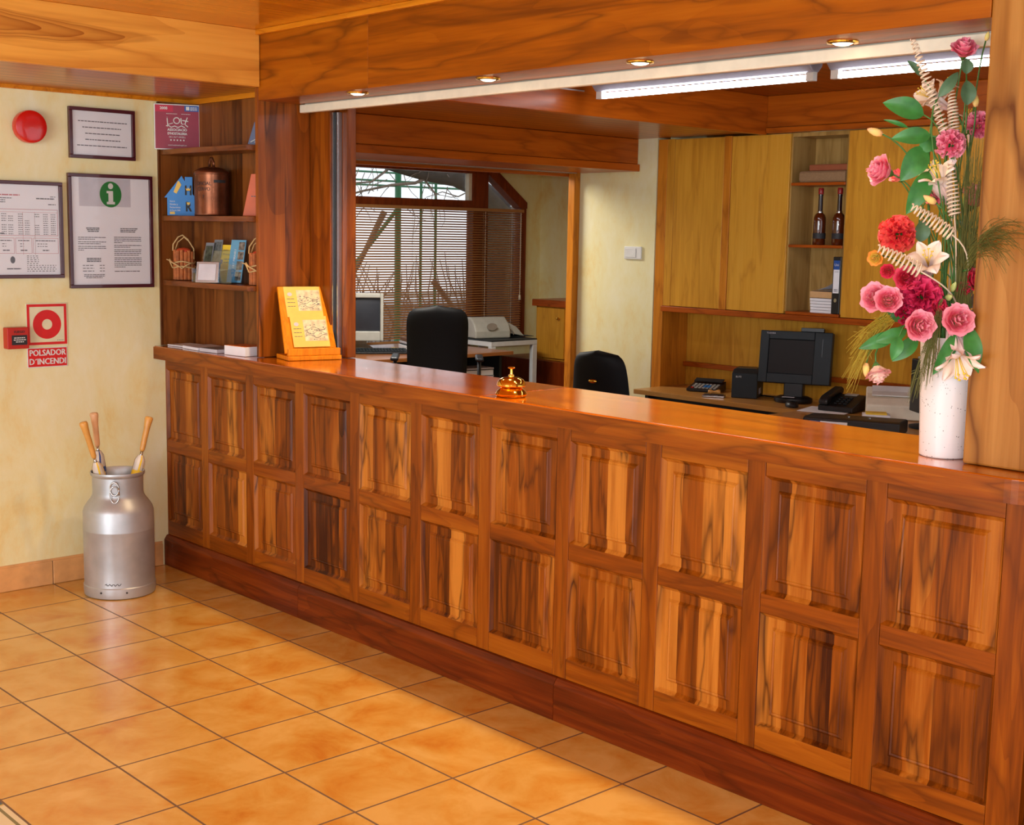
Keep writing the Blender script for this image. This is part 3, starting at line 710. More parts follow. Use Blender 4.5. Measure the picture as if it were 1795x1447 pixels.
for s_ in (-.42, .30):
    c = Vector(cang(ca+s_, .1595, .032)); mb.cyl(c, c*1.0 + Vector((math.cos(ca+s_), math.sin(ca+s_), 0))*.003, .0045, n=12)
mb.build('drain_hole', M['black'], t)
mb = MB(); mb.tube([cang(ca-.3+.45*i/14, .1585, .070+.005*math.sin(i*1.9)) for i in range(15)], .0018, 5); mb.build('scratch', M['ink'], t)

def umbrella(label, base, top, hl, cloth2, handle):
    """folded umbrella stuck handle-up in the can; base/top in world"""
    b_ = Vector(base); tp = Vector(top); d = (tp-b_).normalized(); Lh = (tp-b_).length
    t = thing('umbrella', label, 'umbrella', base, 0, 'folded umbrellas in the milk can')
    a0 = Lh-hl
    q_ = lambda u: d*u
    mb = MB(); pr = [(a0-.01, .008), (a0, .0115), (a0+.02, .0125), (a0+hl*.6, .0135), (a0+hl-.03, .0165), (a0+hl-.010, .019), (a0+hl-.002, .0165), (a0+hl, .009)]
    mb.tube([q_(u) for u, _ in pr], [r_ for _, r_ in pr], 16); mb.build('handle', handle, t, smooth=True)
    mb = MB(); mb.tube([q_(a0-.04), q_(a0-.01)], .0065, 10); mb.build('ferrule', M['steel'], t, smooth=True)
    mb = MB(); n = 20; prf = [(.02, .008), (.12, .014), (a0-.17, .021), (a0-.10, .021), (a0-.05, .019), (a0-.028, .010)]
    ax1 = d.orthogonal().normalized(); ax2 = d.cross(ax1)
    v = []; f = []
    for i, (u, r_) in enumerate(prf):
        for k in range(n):
            th = 2*PI*k/n; rr = r_*(1+.22*(1 if k % 2 else -1)*min(1, i)) 
            tw = th + u*3
            v.append(q_(u)+ax1*rr*math.cos(tw)+ax2*rr*math.sin(tw))
    for i in range(len(prf)-1):
        for k in range(n): f.append((i*n+k, i*n+(k+1) % n, (i+1)*n+(k+1) % n, (i+1)*n+k))
    mb.add(v, f); cn = mb.build('canopy', M['cloth_white'], t, smooth=True)
    mb = MB()
    for kk in (0, 5, 11, 15):
        v = []; f = []
        for i, (u, r_) in enumerate(prf[1:]):
            for w in (0, 1.0):
                th = 2*PI*(kk+w)/n + u*3; rr = r_*1.25
                v.append(q_(u)+ax1*rr*math.cos(th)+ax2*rr*math.sin(th))
        for i in range(len(prf)-2): f.append((2*i, 2*i+1, 2*i+3, 2*i+2))
        mb.add(v, f)
    mb.build('printed_stripe', cloth2, cn)
    mb = MB(); mb.tube([q_(a0-.125), q_(a0-.10)], [.0268, .0262], 18, cap=False); mb.build('tie_band', M['cloth_yellow'] if cloth2 is M['cloth_yellow'] else cloth2, t, smooth=True)
def inworld(p): return p
umbrella('umbrella leaning left, leftmost of three, with yellow tie band', (.352, -.35, .07), (.300, -.545, .803), .165, M['cloth_yellow'], M['handle'])
umbrella('umbrella with paler pinkish handle and blue striped canopy, behind the leftmost one', (.25, -.40, .07), (.262, -.475, .835), .15, M['cloth_blue'], plain('pale_handle', srgb(222, 172, 126), .35, noise=.1))
umbrella('umbrella leaning right toward the counter, with yellow tie band', (.352, -.44, .07), (.300, -.222, .800), .155, M['cloth_yellow'], M['handle'])

# ================================================================== THINGS IN THE BOOK NICHE
YC = math.radians(62)     # facing the lobby at an angle
t = thing('association_placard', 'square maroon plate with white lettering standing on the top shelf', 'placard', (.054, .079, 2.042), math.radians(66))
MB().box(-.107, -.004, .0, .107, .004, .215).build('plate', M['white'], t, bevel=.002)
MB().box(-.102, -.0047, .005, .102, -.0042, .210).build('maroon_field', M['maroon'], t)
MB().box(-.102, -.0052, .178, -.018, -.0048, .210).build('crimson_field', M['crimson'], t)
MB().box(.035, -.0052, .183, .102, -.0048, .210).build('blue_field', M['navy'], t)
mb = MB(); write(mb, '2008', -.062, .194, .018, -.0058, bold=True); write(mb, 'ASSOCIACIÓ', .0, .094, .0165, -.0058, bold=True, sx=.95)
write(mb, "D'HOSTALERIA", .0, .076, .0165, -.0058, bold=True, sx=.82); write(mb, "DE L'ALT URGELL", .0, .060, .0105, -.0058, sx=.95); write(mb, 'www.hostaleriaalturgell.com', 0, .022, .0095, -.0058, sx=.8)
for i in range(5): 
    sx_ = -.030+.015*i; mb.prism([(sx_+(.0055 if k % 2 == 0 else .0023)*math.sin(2*PI*k/10), .046+(.0055 if k % 2 == 0 else .0023)*math.cos(2*PI*k/10)) for k in range(10)], -.0058, -.0053, 'Y')
# emblem: i, ring, l, t over a wavy line, drawn with strokes
for pts in ([(-.046, .148), (-.044, .118)], [(-.046+.0, .152), (-.0455, .1535)], [(-.002+.014*math.cos(a), .138+.014*math.sin(a)) for a in [2*PI*i/20 for i in range(21)]], [(.018, .150), (.020, .124), (.030, .122)], [(.048, .154), (.036, .122), (.050, .110)], [(.024, .140), (.052, .136)], [(-.052, .112), (-.040, .114), (-.028, .106), (-.012, .112), (.004, .106), (.020, .114), (.036, .106)]):
    mb.tube([(x, -.0056, z) for x, z in pts], .0026, 6, flat=1)
mb.tube([(-.045, -.0056, .108), (-.045, -.0056, .118), (-.02, -.0056, .126)], .002, 6)
mb.box(.042, -.0058, .188, .058, -.0054, .205)
for i in range(3): dashes(mb, random.Random(i), .062, .095, .200-.006*i, .003, -.0056, (.006, .01), .0015)
dashes(mb, random.Random(4), -.05, .0, .168, .002, -.0056, (.006, .012), .002); dashes(mb, random.Random(7), .02, .062, .168, .002, -.0056, (.006, .012), .002)
mb.build('lettering', M['white'], t)

t = thing('leaning_folder', 'dark blue card with white print at the right end of the top shelf', 'folder', (.735, .10, 2.042), math.radians(40))
MB().prism([(-.045, 0), (.045, 0), (.030, .115), (-.012, .10)], -.004, .004, 'Y').build('card', plain('dark_blue_card', srgb(30, 34, 84), .4), t, bevel=.001)
mb = MB(); mb.tube([(-.03, -.0052, .012), (.0, -.0052, .028), (.03, -.0052, .020)], .0022, 5); mb.tube([(-.01, -.0052, .01), (.01, -.0052, .05)], .0018, 5); mb.build('white_print', M['white'], t)

t = thing('house_shaped_guide', 'blue house-shaped hotel guide card with big letters H and R', 'guide card', (.070, .080, 1.730), math.radians(60)); t.scale = (.84, 1, 1)
MB().prism([(-.072, 0), (.080, 0), (.080, .085), (.088, .085), (.070, .104), (.070, .185), (.028, .185), (.028, .165), (.010, .190), (-.088, .085), (-.072, .085)], -.004, .004, 'Y').build('card', M['blue'], t, bevel=.001)
mb = MB(); write(mb, 'H', .046, .118, .066, -.0052, bold=True, sx=.85); write(mb, 'R', .046, .040, .066, -.0052, bold=True, sx=.85); mb.build('big_letters', M['ink_dark'], t)
mb = MB().prism([(.036, .120), (.056, .120), (.060, .132), (.052, .127), (.046, .135), (.040, .127), (.032, .132)], -.0062, -.0054, 'Y').prism([(.040, .052), (.052, .052), (.056, .064), (.036, .064)], -.0062, -.0054, 'Y'); mb.build('gold_crown', M['gold'], t)
mb = MB(); 
for i, (s_, sz) in enumerate((('Guia de', .011), ('Hoteles y', .0135), ('Restaurantes', .0135), ('de España 2008', .011))): write(mb, s_, -.058, .068-.0145*i, sz, -.0052, align='LEFT', sx=.85)
mb.build('title', M['white'], t)
MB().prism([(-.036, .112), (-.020, .104), (.008, .146), (-.004, .164), (-.012, .164)], -.0058, -.0048, 'Y').build('yellow_tag', M['gold'], t)
MB().box(-.058, -.0052, .006, -.030, -.0047, .018).build('small_label', M['gold'], t)

t = thing('copper_canister', 'old copper canister with strap handle on the middle shelf', 'canister', (.352, .090, 1.7305))
MB().lathe([(.0, .0), (.086, .0), (.088, .004), (.0865, .01), (.0865, .188), (.089, .190), (.089, .198), (.086, .204), (.060, .218), (.028, .224), (.0, .225)], 40, Matrix.Scale(.9, 4, (0, 1, 0))).build('body', M['copper'], t, smooth='auto')
mb = MB(); mb.tube([(-.02+.0, 0, .222), (-.018, 0, .245), (-.006, 0, .262), (.006, 0, .262), (.018, 0, .245), (.02, 0, .222)], .005, 8, flat=1.8); mb.build('handle', M['copper'], t, smooth=True)
ca2 = math.atan2(-3.1, 5.5)
mb = MB(); Mz = Matrix.Rotation(ca2+PI/2+.0, 4, 'Z')
n = 10; v = []; f = []
for i in range(n+1):
    a = ca2+.05+.75*i/n; v += [(.0885*math.cos(a), .0885*.9*math.sin(a), .150), (.0885*math.cos(a), .0885*.9*math.sin(a), .163)]
for i in range(n): f.append((2*i, 2*i+2, 2*i+3, 2*i+1))
mb.add(v, f); mb.build('slot', M['ink_dark'], t)
mb = MB()
for s_, z in (('OFICIAL', .145), ('CERVO', .120), ('7', .085)):
    V, F = text_verts(s_, .022, 'CENTER'); mb.add([(.0885*math.cos(ca2-.55+x/.0885), .0885*.9*math.sin(ca2-.55+x/.0885), z+y_) for x, y_, _ in V], F)
mb.build('stencilled_letters', M['ink_dark'], t)
t = thing('orange_booklet', 'plain orange booklet leaning upright beside the copper canister', 'booklet', (.722, .10, 1.7300), math.radians(42))
MB().prism([(-.062, 0), (.05, 0), (.062, .19), (-.022, .185)], -.003, .003, 'Y').build('cover', M['orange_card'], t, bevel=.001)
mb = MB(); dashes(mb, random.Random(3), -.022, .03, .085, .004, -.0036, (.006, .015), .003); mb.build('print', M['ink'], t)

def cinnamon(label, loc, sc_):
    t = thing('cinnamon_bundle', label, 'cinnamon bundle', loc, math.radians(50), 'cinnamon stick bundles')
    r = random.Random(4); mb = MB()
    for i in range(15):
        a = 2*PI*i/15; x, y_ = .043*math.cos(a), .034*math.sin(a)
        mb.tube([(x, y_, 0.001), (x+r.uniform(-.003, .003), y_, .14+r.uniform(-.006, .006))], .0092, 8)
    mb.lathe([(.0, .004), (.036, .004), (.036, .12), (0, .12)], 12, Matrix.Scale(.75, 4, (0, 1, 0)))
    mb.build('stick_wall', M['stick'], t, smooth='auto')
    MB().lathe([(.036, .128), (.034, .146), (.02, .153), (.0, .155)], 20, Matrix.Scale(.8, 4, (0, 1, 0))).build('red_candle_top', M['raffia_red'], t, smooth=True)
    mb = MB()
    for z in (.062, .085):
        mb.tube([(.054*math.cos(a), .045*math.sin(a), z+.004*math.sin(3*a)) for a in [2*PI*i/24 for i in range(25)]], .0035, 6)
    mb.tube([(-.050, -.01, .14), (-.048, -.01, .17), (-.025, -.005, .205), (-.005, 0, .215), (.02, 0, .195), (.048, 0, .15), (.050, -.01, .10)], .0035, 6)
    mb.tube([(-.044, .01, .14), (-.03, .01, .18), (.0, .01, .205), (.03, .01, .18), (.05, .01, .14)], .003, 6)
    mb.tube([(-.06, -.04, .10), (-.05, -.045, .085), (-.02, -.05, .070), (.0, -.05, .056), (.02, -.05, .07), (.05, -.04, .085)], .0035, 6)
    mb.tube([(-.075, -.035, .098), (-.06, -.045, .094), (-.045, -.05, .06)], .003, 6)
    mb.build('raffia_cord', M['raffia'], t, smooth=True)
    return t
cinnamon('cinnamon stick bundle tied with raffia at the left end of the lowest shelf', (.088, .085, 1.422), 1)
cinnamon('cinnamon stick bundle half hidden at the right end of the lowest shelf', (.724, .118, 1.422), 1)

# acrylic leaflet holder with leaflets
t = thing('leaflet_holder', 'clear acrylic leaflet holder on the lowest niche shelf', 'leaflet holder', (.44, .066, 1.4212), math.radians(20))
mb = MB()
mb.box(-.115, -.045, .0, .115, .045, .003).box(-.115, -.047, .003, .115, -.045, .065)
mb.prism([(-.01, .003), (-.007, .003), (.042, .150), (.039, .150)], -.115, .115, 'X').build('acrylic_body', M['acrylic'], t)
def leaflet(label, x, y_, w, h, mat, lean, prints, cat='leaflet'):
    c = Matrix.Translation((.44, .066, 1.4212)) @ Matrix.Rotation(math.radians(20), 4, 'Z') @ Vector((x, y_, .004))
    t = thing('leaflet', label, cat, tuple(c), math.radians(20))
    t.rotation_euler = (-lean, 0, math.radians(20))
    MB().box(-w/2, -.0016, 0, w/2, .0016, h).build('sheet', mat, t)
    for nm, m_, rects in prints:
        mb = MB()
        for a in rects: mb.box(a[0], -.0024, a[1], a[2], -.0018, a[3])
        mb.build(nm, m_, t)
    return t
leaflet('dark photo leaflet standing at the left of the acrylic holder', -.082, .002, .048, .185, M['spine_grey'], .25, [('photo', plain('dark_photo', srgb(60, 66, 50), .4, noise=.8, nscale=60), [(-.02, .02, .02, .17)])])
leaflet('second grey photo leaflet behind the dark one at the left', -.045, .016, .05, .20, M['spine_grey'], .25, [('photo', plain('stone_photo', srgb(90, 96, 96), .4, noise=.7, nscale=60), [(-.02, .03, .02, .19)])])
ty = leaflet('yellow leaflet with dark lettering in the middle of the holder', .008, .026, .095, .175, M['yellow'], .22, [('blue_badge', M['navy'], [(-.035, .085, -.018, .105)])])
mb = MB(); write(mb, 'Camins del', .0, .150, .015, -.0026); write(mb, 'Pirineu', .0, .130, .015, -.0026); dashes(mb, random.Random(2), -.01, .035, .105, .004, -.0026); dashes(mb, random.Random(3), -.01, .03, .09, .004, -.0026); mb.build('title', M['ink'], ty)
tb = leaflet('tall light blue leaflet with photos at the right of the holder', .088, .004, .085, .200, plain('sky_print', srgb(104, 166, 200), .4), .22, [('photos', plain('snow_photo', srgb(120, 110, 100), .4, noise=.8, nscale=70), [(.005, .01, .038, .05), (.005, .06, .038, .10), (.005, .108, .038, .145), (.005, .152, .038, .19)])])
mb = MB(); V, F = text_verts('VAL D ART PIRINEU', .016, 'LEFT'); mb.add([(-.012-y_, -.0026, .015+x) for x, y_, z_ in V], F); mb.build('title', M['white'], tb)
t = thing('silver_photo_frame', 'small silver framed card in front of the yellow leaflet', 'card', (.452, .004, 1.4212), math.radians(34))
t.rotation_euler = (-.2, 0, math.radians(34))
MB().box(-.056, -.012, 0, .056, .004, .098).build('frame', M['steel'], t, bevel=.002)
MB().box(-.043, -.0135, .012, .043, -.0125, .086).build('picture', M['paper_shaded'], t)

# leaflets and boxes lying on the counter inside the niche
def flat(name, label, cat, x, y_, w, d, h, mat, rz, top=None, group=None):
    t = thing(name, label, cat, (x, y_, 1.1012), rz, group)
    MB().box(-w/2, -d/2, 0, w/2, d/2, h).build('pages', mat, t, bevel=.0008)
    if top: MB().box(-w/2+.002, -d/2+.002, h, w/2-.002, d/2-.002, h+.0012).build('cover', top, t)
    return t
flat('leaflet_stack', 'thin stack of white leaflets at the wall end of the counter', 'leaflets', .105, .090, .15, .13, .006, M['paper'], .1)
flat('leaflet_stack', 'stack of pale booklets with grey cover in the niche', 'booklets', .285, .080, .16, .15, .012, M['paper'], -.05, M['paper_grey'])
flat('leaflet_stack', 'lower stack of grey booklets beside the card box', 'booklets', .450, .070, .14, .14, .016, M['paper_shaded'], .08, M['spine_grey'])
flat('card_box', 'white box of orange-edged cards beside the walnut partition', 'box', .650, .075, .15, .11, .042, M['paper'], .12, plain('orange_cover', srgb(214, 120, 50), .5, noise=.4, nscale=30))

# ================================================================== ON THE COUNTER
t = thing('leaflet_stand', 'varnished pine display stand holding yellow leaflets beside the partition', 'display stand', (.965, .222, 1.1008), math.radians(76))
tilt = .43
MT = Matrix.Translation((0, .0, .035)) @ Matrix.Rotation(-tilt, 4, 'X')
MB().box(-.125, -.062, 0, .125, .098, .020).build('base_board', M['stand'], t, bevel=.003)
MB().box(-.122, -.058, .0205, .122, -.036, .052).build('front_ledge', M['stand'], t, bevel=.003)
mb = MB(); mb.prism([(-.122, .0), (.122, .0), (.112, .318), (-.112, .318)], .0, .014, 'Y', MT @ Matrix.Translation((0, -.012, -.012))); mb.build('back_board', M['stand'], t, bevel=.003)
lp = Matrix.Translation((.965, .222, 1.1008)) @ Matrix.Rotation(math.radians(76), 4, 'Z') @ MT
def standcard(label, x, z, y_):
    c = lp @ Vector((x, y_, z)); t2 = bpy.data.objects.new('leaflet', None); C.objects.link(t2)
    t2.matrix_world = Matrix.Translation(c) @ Matrix.Rotation(math.radians(76), 4, 'Z') @ Matrix.Rotation(-tilt, 4, 'X')
    tag(t2, label, 'leaflet')
    MB().box(-.085, -.003, 0, .085, .0, .145).build('sheet', M['gold'], t2)
    MB().box(-.028, -.0040, .028, .080, -.0033, .128).build('engraving', M['paper_sepia'], t2)
    mb = MB(); r = random.Random(int(z*1000))
    for i in range(46):
        a, b_ = r.uniform(-.024, .070), r.uniform(.030, .105); w = r.uniform(.002, .008)
        mb.box(a, -.0047, b_, a+w, -.0043, b_+r.uniform(.001, .004))
    for i in range(3):
        mb.tube([(-.026+.104*k/10, -.0045, .050+.018*i+.008*math.sin(k*.9+i*2)) for k in range(11)], .0008, 4)
    mb.build('ink_lines', M['ink'], t2)
    mb = MB().prism([(-.060+.011*math.cos(2*PI*k/20), .108+.009*math.sin(2*PI*k/20)) for k in range(20)], -.0042, -.0033, 'Y'); mb.build('seal', M['paper_grey'], t2)
    mb = MB()
    for i in range(3): dashes(mb, r, -.076, -.040, .085-.018*i, .0025, -.0042, (.01, .02), .002)
    mb.build('print', M['ink'], t2)
M['paper_sepia'] = plain('sepia_print', srgb(226, 206, 168), .6, noise=.3, nscale=40)
standcard('yellow leaflet with an engraved view, upper one on the pine stand', -.003, .158, -.014)
standcard('yellow leaflet with an engraved view, lower one on the pine stand', .004, .012, -.021)

t = thing('reception_bell', 'polished brass reception bell on the middle of the counter', 'bell', (2.475, .050, 1.1008))
MB().lathe([(.0, .0), (.052, .0), (.056, .004), (.057, .010), (.051, .020), (.040, .030), (.030, .036), (.0, .037)], 40).build('base', M['brass'], t, smooth='auto')
MB().lathe([(.049, .036), (.052, .040), (.050, .050), (.043, .060), (.030, .067), (.012, .070), (.0, .070)], 40).build('dome', M['brass'], t, smooth='auto')
MB().lathe([(.0, .069), (.011, .070), (.011, .075), (.006, .078), (.0045, .090), (.0045, .097), (.012, .099), (.013, .102), (.010, .105), (.0, .106)], 20).build('button', M['brass'], t, smooth='auto')

# downlights in the pelmet
for k, (x, y_) in enumerate(DOWN):
    lb = ('downlight nearest the wooden partition, first from the left', 'second downlight from the left in the pelmet', 'third downlight from the left in the pelmet', 'downlight nearest the flower arrangement')[k]
    t = thing('recessed_downlight', 'round brass halogen ' + lb, 'ceiling light', (x, y_, 2.2275), 0, 'halogen downlights in the pelmet')
    Mf = Matrix.Scale(-1, 4, (0, 0, 1))
    MB().lathe([(.030, .002), (.033, .006), (.044, .004), (.0455, .0), (.030, .0)], 32, Mf, cap=False).build('brass_ring', M['brass'], t, smooth='auto')
    MB().lathe([(.0, .001), (.029, .001), (.029, .004), (.018, .009), (.0, .011)], 24, Mf).build('lit_lamp', M['halogen'], t, smooth=True)
# ================================================================== OFFICE, RIGHT: WARDROBE WALL
WL = Vector((.47, 3.15, 0))
w_ = thing('built_in_cupboard', 'oak veneered wall cupboard with pine frame behind the right desk', 'cupboard', tuple(WL))
part(MB().box(.425, 3.152, .001, .50, 3.40, 2.262), 'side_post', M['frame_pine'], w_, (.46, 3.2, 1), WL, bevel=.003)
part(MB().box(.501, 3.151, 1.246, .560, 3.17, 2.262), 'frame_stile', M['oak_door'], w_, (.53, 3.15, 1.6), WL, bevel=.002)
for a, b_ in ((.563, .940), (.995, 1.405), (1.785, 2.39), (2.40, 3.0), (3.01, 3.6)):
    part(MB().box(a, 3.150, 1.248, b_, 3.170, 2.258), 'door', M['oak_door'], w_, ((a+b_)/2, 3.15, 1.6), WL, bevel=.002)
part(MB().box(.942, 3.146, 1.246, .993, 3.172, 2.262), 'frame_stile', M['frame_pine'], w_, (.96, 3.15, 1.6), WL, bevel=.002)
mb = MB(); mb.box(.501, 3.172, 1.246, 1.404, 3.39, 1.262).box(1.786, 3.172, 1.246, 3.6, 3.39, 1.262)
mb.box(.501, 3.172, 2.24, 3.6, 3.39, 2.262).box(.501, 3.38, 1.262, 3.6, 3.40, 2.24).box(1.407, 3.16, 1.262, 1.417, 3.38, 2.24).box(1.773, 3.16, 1.262, 1.783, 3.38, 2.24)
part(mb, 'carcass', M['oak_niche'], w_, (1.5, 3.3, 1.7), WL)
for z in (1.262, 1.640, 1.985):
    part(MB().box(1.418, 3.152, z-.016, 1.772, 3.379, z), 'shelf', M['ledge'], w_, (1.6, 3.2, z), WL, bevel=.002)
part(MB().box(.501, 3.130, 1.212, 3.6, 3.40, 1.245), 'ledge', M['ledge'], w_, (1.5, 3.15, 1.23), WL, bevel=.003)
part(MB().box(.43, 3.402, .001, 3.6, 3.42, 1.211), 'back_panel', M['oak_door'], w_, (1.5, 3.41, .9), WL)
part(MB().box(.501, 3.365, .858, 3.6, 3.401, .888), 'ledge', M['ledge'], w_, (1.9, 3.38, .87), WL, bevel=.003)

def bottle(label, x):
    t = thing('bottle', label, 'bottle', (x, 3.22, 1.6405), 0, 'bottles in the cupboard niche')
    MB().lathe([(.0, .0), (.033, .0), (.035, .004), (.035, .130), (.034, .150), (.028, .168), (.016, .178), (.014, .184)], 32).build('glass_body', M['bottle'], t, smooth='auto')
    MB().lathe([(.013, .184), (.0135, .186), (.0125, .27), (.0135, .275), (.0135, .28)], 24).build('neck_sleeve', M['bottle_neck'], t, smooth='auto')
    MB().lathe([(.0165, .178), (.0170, .184), (.0150, .190)], 24, cap=False).build('silver_collar', M['steel'], t, smooth=True)
    MB().lathe([(.014, .281), (.0150, .283), (.015, .312), (.012, .316), (.0, .316)], 24).build('cap', M['bottle_cap'], t, smooth='auto')
    MB().lathe([(.0358, .035), (.0358, .066)], 32, cap=False).build('label', M['ink_dark'], t, smooth=True)
bottle('amber bottle with dark label, left one of the two in the niche', 1.575)
bottle('amber bottle with dark label, right one of the two in the niche', 1.700)
t = thing('ring_binder', 'black ring binder standing upright in the cupboard niche, blue and white spine', 'binder', (1.742, 3.25, 1.2628), 0)
MB().box(-.026, -.09, 0, .026, .11, .315).build('cover', M['black'], t, bevel=.003)
MB().box(-.019, -.0915, .115, .019, -.0905, .295).build('spine_label', M['paper'], t)
MB().box(-.019, -.0925, .245, .019, -.0917, .295).build('blue_heading', M['navy'], t)
MB().prism([(.009*math.cos(2*PI*k/20), .075+.011*math.sin(2*PI*k/20)) for k in range(20)], -.0925, -.0905, 'Y').build('finger_ring', M['steel'], t)
mb = MB(); write(mb, 'Uni', 0, .27, .020, -.0932); mb.build('lettering', M['white'], t)
mb = MB(); write(mb, 'SYSTEM', 0, .232, .010, -.0922, sx=.7); dashes(mb, random.Random(2), -.012, .014, .125, .004, -.0922); dashes(mb, random.Random(2), -.012, .014, .133, .004, -.0922); mb.build('print', M['ink'], t)
t = thing('paper_stack', 'stack of white envelopes in the cupboard niche', 'paper', (1.637, 3.25, 1.2628)); mb = MB(); r = random.Random(6)
for i in range(5): mb.box(-.075+r.uniform(0, .006), -.07, .0165*i, .075, .09, .0165*i+.0145)
mb.build('envelopes', M['paper'], t, bevel=.001)
t = thing('envelope_stack', 'tan envelopes lying on the white stack in the niche', 'envelopes', (1.637, 3.25, 1.3462)); MB().box(-.078, -.07, 0, .073, .09, .036).build('envelopes', M['tan_paper'], t, bevel=.003)
t = thing('paper_sheets', 'curled white sheets on top of the tan envelopes', 'paper', (1.637, 3.25, 1.3828))
MB().grid(lambda u, v: (-.068+.142*u, -.07+.16*v, .006+.045*u*u*(1-.4*v)), 10, 6).grid(lambda u, v: (-.068+.142*u, -.07+.16*v, .001+.003*u), 2, 2).build('sheets', M['paper'], t, smooth=True, fix=False)
t = thing('folded_blanket', 'brown woven folded blanket on the upper niche shelf', 'blanket', (1.600, 3.24, 1.986))
mb = MB().prism([(-.080, .0), (.092, .0), (.098, .015), (.098, .045), (.092, .062), (-.080, .062), (-.088, .05), (-.088, .012)], -.14, .16, 'X'); mb.v = [(v[0]+.008, v[1], v[2]) for v in mb.v]; mb.build('fabric', M['fabric1'], t, bevel=.008)
t = thing('folded_cloth', 'rust coloured folded cloth on top of the brown blanket', 'cloth', (1.620, 3.24, 2.0485)); MB().box(-.10, -.07, 0, .148, .09, .035).build('fabric', M['fabric2'], t, bevel=.007)

t = thing('wall_switch', 'white double switch plate on the cream office wall', 'switch', (.248, 3.1495, 1.566))
MB().box(-.072, -.012, -.040, .072, 0, .040).build('plate', M['white'], t, bevel=.004)
MB().box(-.060, -.0155, -.028, .030, -.0125, .028).build('rocker', M['white'], t, bevel=.002)

# ================================================================== OFFICE, RIGHT: DESK
DL = Vector((1.6, 2.9, 0))
t = thing('office_desk', 'light wood laminate office desk in an L shape behind the counter', 'desk', tuple(DL))
part(MB().box(.505, 2.90, .712, 1.70, 3.40, .74), 'desktop', M['desk'], t, (1, 3, .73), DL, bevel=.002)
part(MB().box(1.702, 1.15, .712, 3.30, 3.40, .739), 'desktop', M['desk'], t, (2.4, 2, .73), DL, bevel=.002)
part(MB().box(.53, 2.98, .001, .555, 3.38, .711), 'side_panel', M['charcoal'], t, (.54, 3, .4), DL)
part(MB().box(.556, 3.02, .32, 1.70, 3.04, .711), 'modesty_panel', M['charcoal'], t, (1, 3, .4), DL)
part(MB().box(1.74, 1.2, .001, 1.765, 1.8, .711), 'side_panel', M['charcoal'], t, (1.7, 1.5, .4), DL)
part(MB().box(3.24, 1.2, .001, 3.265, 3.3, .711), 'side_panel', M['charcoal'], t, (3.2, 2, .4), DL)
DZ = .7408
t = thing('calculator', 'black desk calculator with coloured keys near the cupboard', 'calculator', (.83, 3.20, DZ), math.radians(20))
MB().prism([(-.085, .002), (.085, .002), (.085, .055), (.045, .042), (-.085, .018)], -.098, .098, 'X').build('case', M['black'], t, bevel=.003)
MB().prism([(.034, .050), (.078, .064), (.076, .070), (.030, .054)], -.09, .09, 'X').build('display', M['charcoal'], t, bevel=.001)
mb = MB(); mbb = MB(); mbo = MB()
for i in range(7):
    for j in range(4):
        x = -.075+.0235*i; y_ = -.068+.025*j; z = .018+(y_+.085)*.185
        (mbb if (i in (3, 4) and j in (1, 2)) else mbo if (i == 0 and j == 0) else mb).box(x, y_, z, x+.015, y_+.016, z+.006)
mb.build('grey_keys', M['beige'], t); mbb.build('blue_keys', M['blue'], t); mbo.build('red_key', M['red'], t)
t = thing('receipt_printer', 'black box-shaped receipt printer beside the point of sale monitor', 'printer', (1.14, 3.20, DZ), math.radians(28))
MB().prism([(-.12, 0), (.12, 0), (.12, .165), (-.06, .165), (-.12, .145)], -.075, .075, 'X').build('case', M['charcoal'], t, bevel=.004)
MB().box(-.06, -.05, .166, .06, .07, .170).build('paper_lid', M['black'], t, bevel=.001)
MB().box(.0755, -.05, .02, .0762, .03, .055).build('rating_label', M['paper_grey'], t)
mb = MB(); write(mb, 'ELITE', -.035, .125, .014, -.1215); mb.build('lettering', M['white'], t)
t = thing('stamp_pad', 'flat metal stamp pad on the desk in front of the receipt printer', 'stamp pad', (1.05, 3.00, DZ), math.radians(30))
MB().box(-.065, -.04, 0, .065, .04, .012).build('tin', M['steel'], t, bevel=.003)
MB().box(-.055, -.032, .0122, .055, .032, .0140).build('pad', M['ink_dark'], t)
t = thing('rubber_stamp', 'small wooden stamp lying on the stamp pad', 'stamp', (1.05, 3.00, DZ+.0150), math.radians(40))
Mx = Matrix.Rotation(PI/2, 4, 'Y')
MB().lathe([(.0, -.036), (.010, -.034), (.014, -.024), (.010, -.012), (.006, .0), (.009, .012), (.014, .024), (.014, .036), (.0, .038)], 20, Matrix.Translation((0, 0, .0145)) @ Mx).build('turned_handle', M['handle'], t, smooth=True)

# point of sale monitor
t = thing('cash_register_monitor', 'black point of sale touch monitor on a round stand', 'monitor', (1.475, 3.19, DZ), math.radians(24))
MB().lathe([(.0, .0), (.105, .0), (.110, .008), (.108, .025), (.085, .035), (.0, .037)], 40, Matrix.Scale(.85, 4, (0, 1, 0))).build('round_base', M['black'], t, smooth='auto')
MB().prism([(-.02, .03), (.05, .03), (.05, .12), (.02, .15), (-.02, .12)], -.055, .055, 'X').build('neck', M['black'], t, bevel=.006)
TM = Matrix.Translation((0, .0, .105)) @ Matrix.Rotation(math.radians(-9), 4, 'X')
hw = .205
mb = MB(); 
rim = [(-hw, .0), (hw, .0), (hw, .30), (-hw, .30)]
mb.box(-hw, -.035, .0, -.155, .03, .30, TM).box(.105, -.035, .0, hw, .03, .30, TM).box(-.155, -.035, .0, .105, .03, .055, TM).box(-.155, -.035, .252, .105, .03, .30, TM)
mb.box(-.155, -.02, .055, .105, .03, .252, TM)
mb.prism([(-hw+.01, .03), (hw-.01, .03), (hw-.05, .085), (-hw+.05, .085)], .02, .28, 'Z', TM)
mb.build('housing', M['charcoal'], t, bevel=.004)
